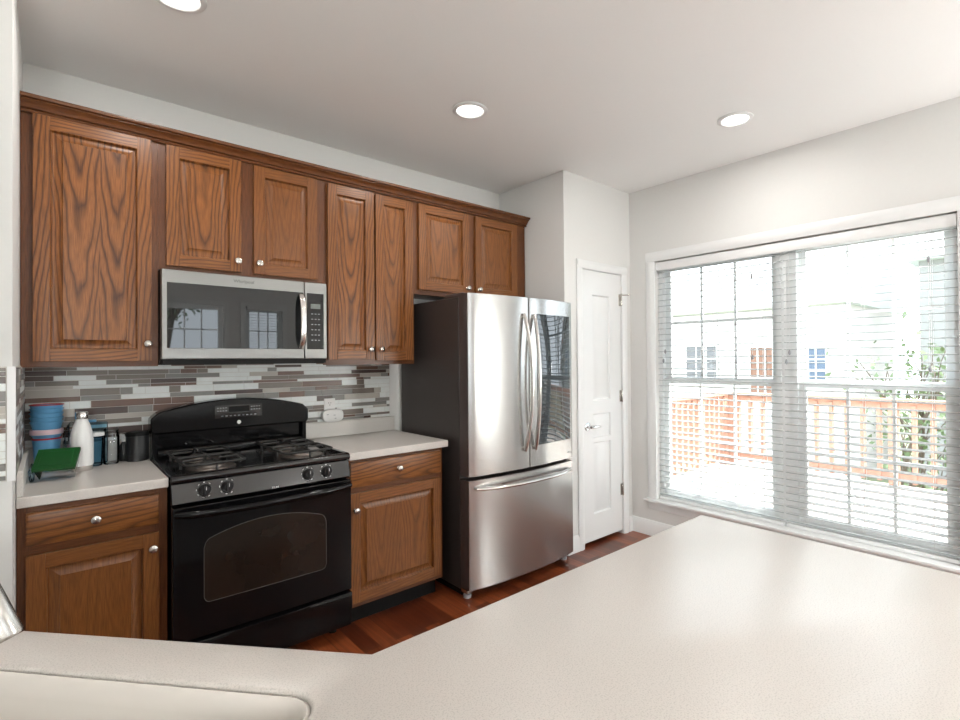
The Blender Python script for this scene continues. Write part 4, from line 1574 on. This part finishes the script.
def railing(label, p0, p1, posts, balusters, skip_first=False):
    p0, p1 = Vector(p0), Vector(p1)
    d = (p1 - p0); ln = d.length; d /= ln
    q = Vector((-d.y, d.x, 0))
    t = thing('deck_railing', label, 'railing', tuple(p0))

    def bar(s0, s1, w, z0, z1):
        b = MB()
        c = [p0 + d * s0 - q * w, p0 + d * s1 - q * w, p0 + d * s1 + q * w, p0 + d * s0 + q * w]
        b.prism([(v.x, v.y) for v in c], 'z', z0, z1, M['cedar'])
        return b
    zb = -0.05
    bar(0, ln, 0.07, zb + 0.93, zb + 0.965).build('top_rail', t)
    bar(0, ln, 0.02, zb + 0.84, zb + 0.929).build('upper_rail', t)
    bar(0, ln, 0.02, zb + 0.08, zb + 0.16).build('lower_rail', t)
    for i in range(posts):
        s = 0.05 + (ln - 0.1) * i / (posts - 1)
        if i == 0 and skip_first:
            continue
        bar(s - 0.045, s + 0.045, 0.045, zb + 0.0005, zb + 0.929).build('post', t)
    for i in range(balusters):
        s = 0.05 + (ln - 0.1) * (i + 0.5) / balusters
        bar(s - 0.019, s + 0.019, 0.0385, zb + 0.05, zb + 0.9).build('baluster', t)


railing('long cedar deck railing straight across from the window', (7.05, -5.4, -0.05), (7.05, 0.10, -0.05), 4, 34)
railing('sunlit cedar side railing running away from the house at left', (XR + 0.30, 0.12, -0.05), (6.97, 0.12, -0.05), 3, 22)


def house(label, x, y0, y1, zroof, wall, wins, depth=7.0):
    t = thing('house', label, 'house', (x, (y0 + y1) / 2, -3.0))
    b = MB(); b.box(x, x + depth, y0, y1, -3.0, zroof, wall); b.build('walls', t)
    ym = (y0 + y1) / 2
    b = MB(); b.prism([(x - 0.4, zroof + 0.001), (x + depth + 0.4, zroof + 0.001), (x + depth + 0.4, zroof + 0.12), (x + depth / 2, zroof + 2.4), (x - 0.4, zroof + 0.12)], 'y', y0 - 0.3, y1 + 0.3, M['roof']); b.build('roof', t)
    for wy, wz, ww, wh, mm in wins:
        b = MB(); b.box(x - 0.05, x - 0.001, wy - ww / 2, wy + ww / 2, wz - wh / 2, wz + wh / 2, mm)
        wd = b.build('window', t)
        b = MB(); f = 0.07
        b.box(x - 0.09, x - 0.05, wy - ww / 2 - f, wy - ww / 2, wz - wh / 2 - f, wz + wh / 2 + f, M['trim'])
        b.box(x - 0.09, x - 0.05, wy + ww / 2, wy + ww / 2 + f, wz - wh / 2 - f, wz + wh / 2 + f, M['trim'])
        b.box(x - 0.09, x - 0.05, wy - ww / 2, wy + ww / 2, wz + wh / 2, wz + wh / 2 + f, M['trim'])
        b.box(x - 0.09, x - 0.05, wy - ww / 2, wy + ww / 2, wz - wh / 2 - f, wz - wh / 2, M['trim'])
        for k in (1, 2):
            yy = wy - ww / 2 + ww * k / 3
            b.box(x - 0.08, x - 0.05, yy - 0.025, yy + 0.025, wz - wh / 2, wz + wh / 2, M['trim'])
            zz_ = wz - wh / 2 + wh * k / 3
            b.box(x - 0.078, x - 0.05, wy - ww / 2, wy + ww / 2, zz_ - 0.025, zz_ + 0.025, M['trim'])
        b.build('window_frame', wd)


house('white sided house with paired blue windows beyond the deck at right', 22.0, -9.5, 0.5, 4.6, M['siding'],
      [(-1.05, 1.25, 1.15, 1.25, M['house_glass']), (-2.55, 1.25, 1.15, 1.25, M['house_glass']), (-0.95, 2.9, 1.0, 0.8, M['house_glass']), (-6.5, 1.25, 1.15, 1.25, M['house_glass'])])
house('pale house with grey windows and brown door beyond the deck at left', 20.0, 2.2, 14.5, 3.2, M['siding_tan'],
      [(12.6, 1.1, 1.0, 1.5, M['house_grey']), (10.9, 1.1, 1.0, 1.5, M['house_grey']), (9.2, 1.1, 1.0, 1.5, M['house_grey']), (7.3, 1.1, 1.3, 1.5, M['house_grey']), (4.9, 0.9, 0.8, 1.7, M['door_brown']), (3.2, 1.1, 0.9, 1.2, M['house_glass'])])


def tree(label, base, h, seed, leaves, spread=1.0, leafr=0.07):
    rnd = random.Random(seed)
    t = thing('tree', label, 'tree', base)
    wood, fol = MB(), MB()
    base = Vector(base)

    def grow(p, d, ln, r, depth):
        pts = [p]; rad = [r]
        q = p.copy(); dd = d.copy()
        for i in range(4):
            dd = (dd + Vector((rnd.uniform(-.18, .18), rnd.uniform(-.18, .18), rnd.uniform(-.05, .12)))).normalized()
            q = q + dd * ln / 4
            pts.append(q.copy()); rad.append(r * (1 - 0.14 * (i + 1)))
        wood.tube(pts, rad, M['bark'], 6)
        if depth == 0:
            for _ in range(leaves):
                c = pts[rnd.randint(1, 4)] + Vector((rnd.uniform(-.25, .25), rnd.uniform(-.25, .25), rnd.uniform(-.25, .25))) * spread
                a = Vector((rnd.uniform(-1, 1), rnd.uniform(-1, 1), rnd.uniform(-1, 1))).normalized()
                bb = a.cross(Vector((rnd.uniform(-1, 1), rnd.uniform(-1, 1), rnd.uniform(-1, 1)))).normalized()
                s = rnd.uniform(0.5, 1.0) * leafr
                fol.face([c - a * s, c - bb * s * 0.45, c + a * s, c + bb * s * 0.45], M['leaf'])
            return
        for k in range(4):
            nd = (dd + Vector((rnd.uniform(-.9, .9), rnd.uniform(-.9, .9), rnd.uniform(-.1, .6))) * 0.9).normalized()
            grow(pts[rnd.randint(2, 4)], nd, ln * rnd.uniform(0.6, 0.75), r * 0.5, depth - 1)
    grow(base, Vector((0, 0, 1)), h * 0.45, h * 0.018, 3)
    wood.build('trunk', t)
    fol.build('foliage', t)


tree('thin-branched tree with sparse leaves beyond the railing at the right', (12.0, -4.6, -3.0), 9.5, 11, 9, 1.0, 0.05)
tree('leafy green tree low behind the railing at far right', (10.2, -1.0, -3.0), 4.6, 21, 12, 1.6, 0.09)
tree('leafy tree outside the rear window, mirrored in the microwave door', (1.7, -10.5, -3.0), 9.0, 33, 30, 1.8, 0.10)
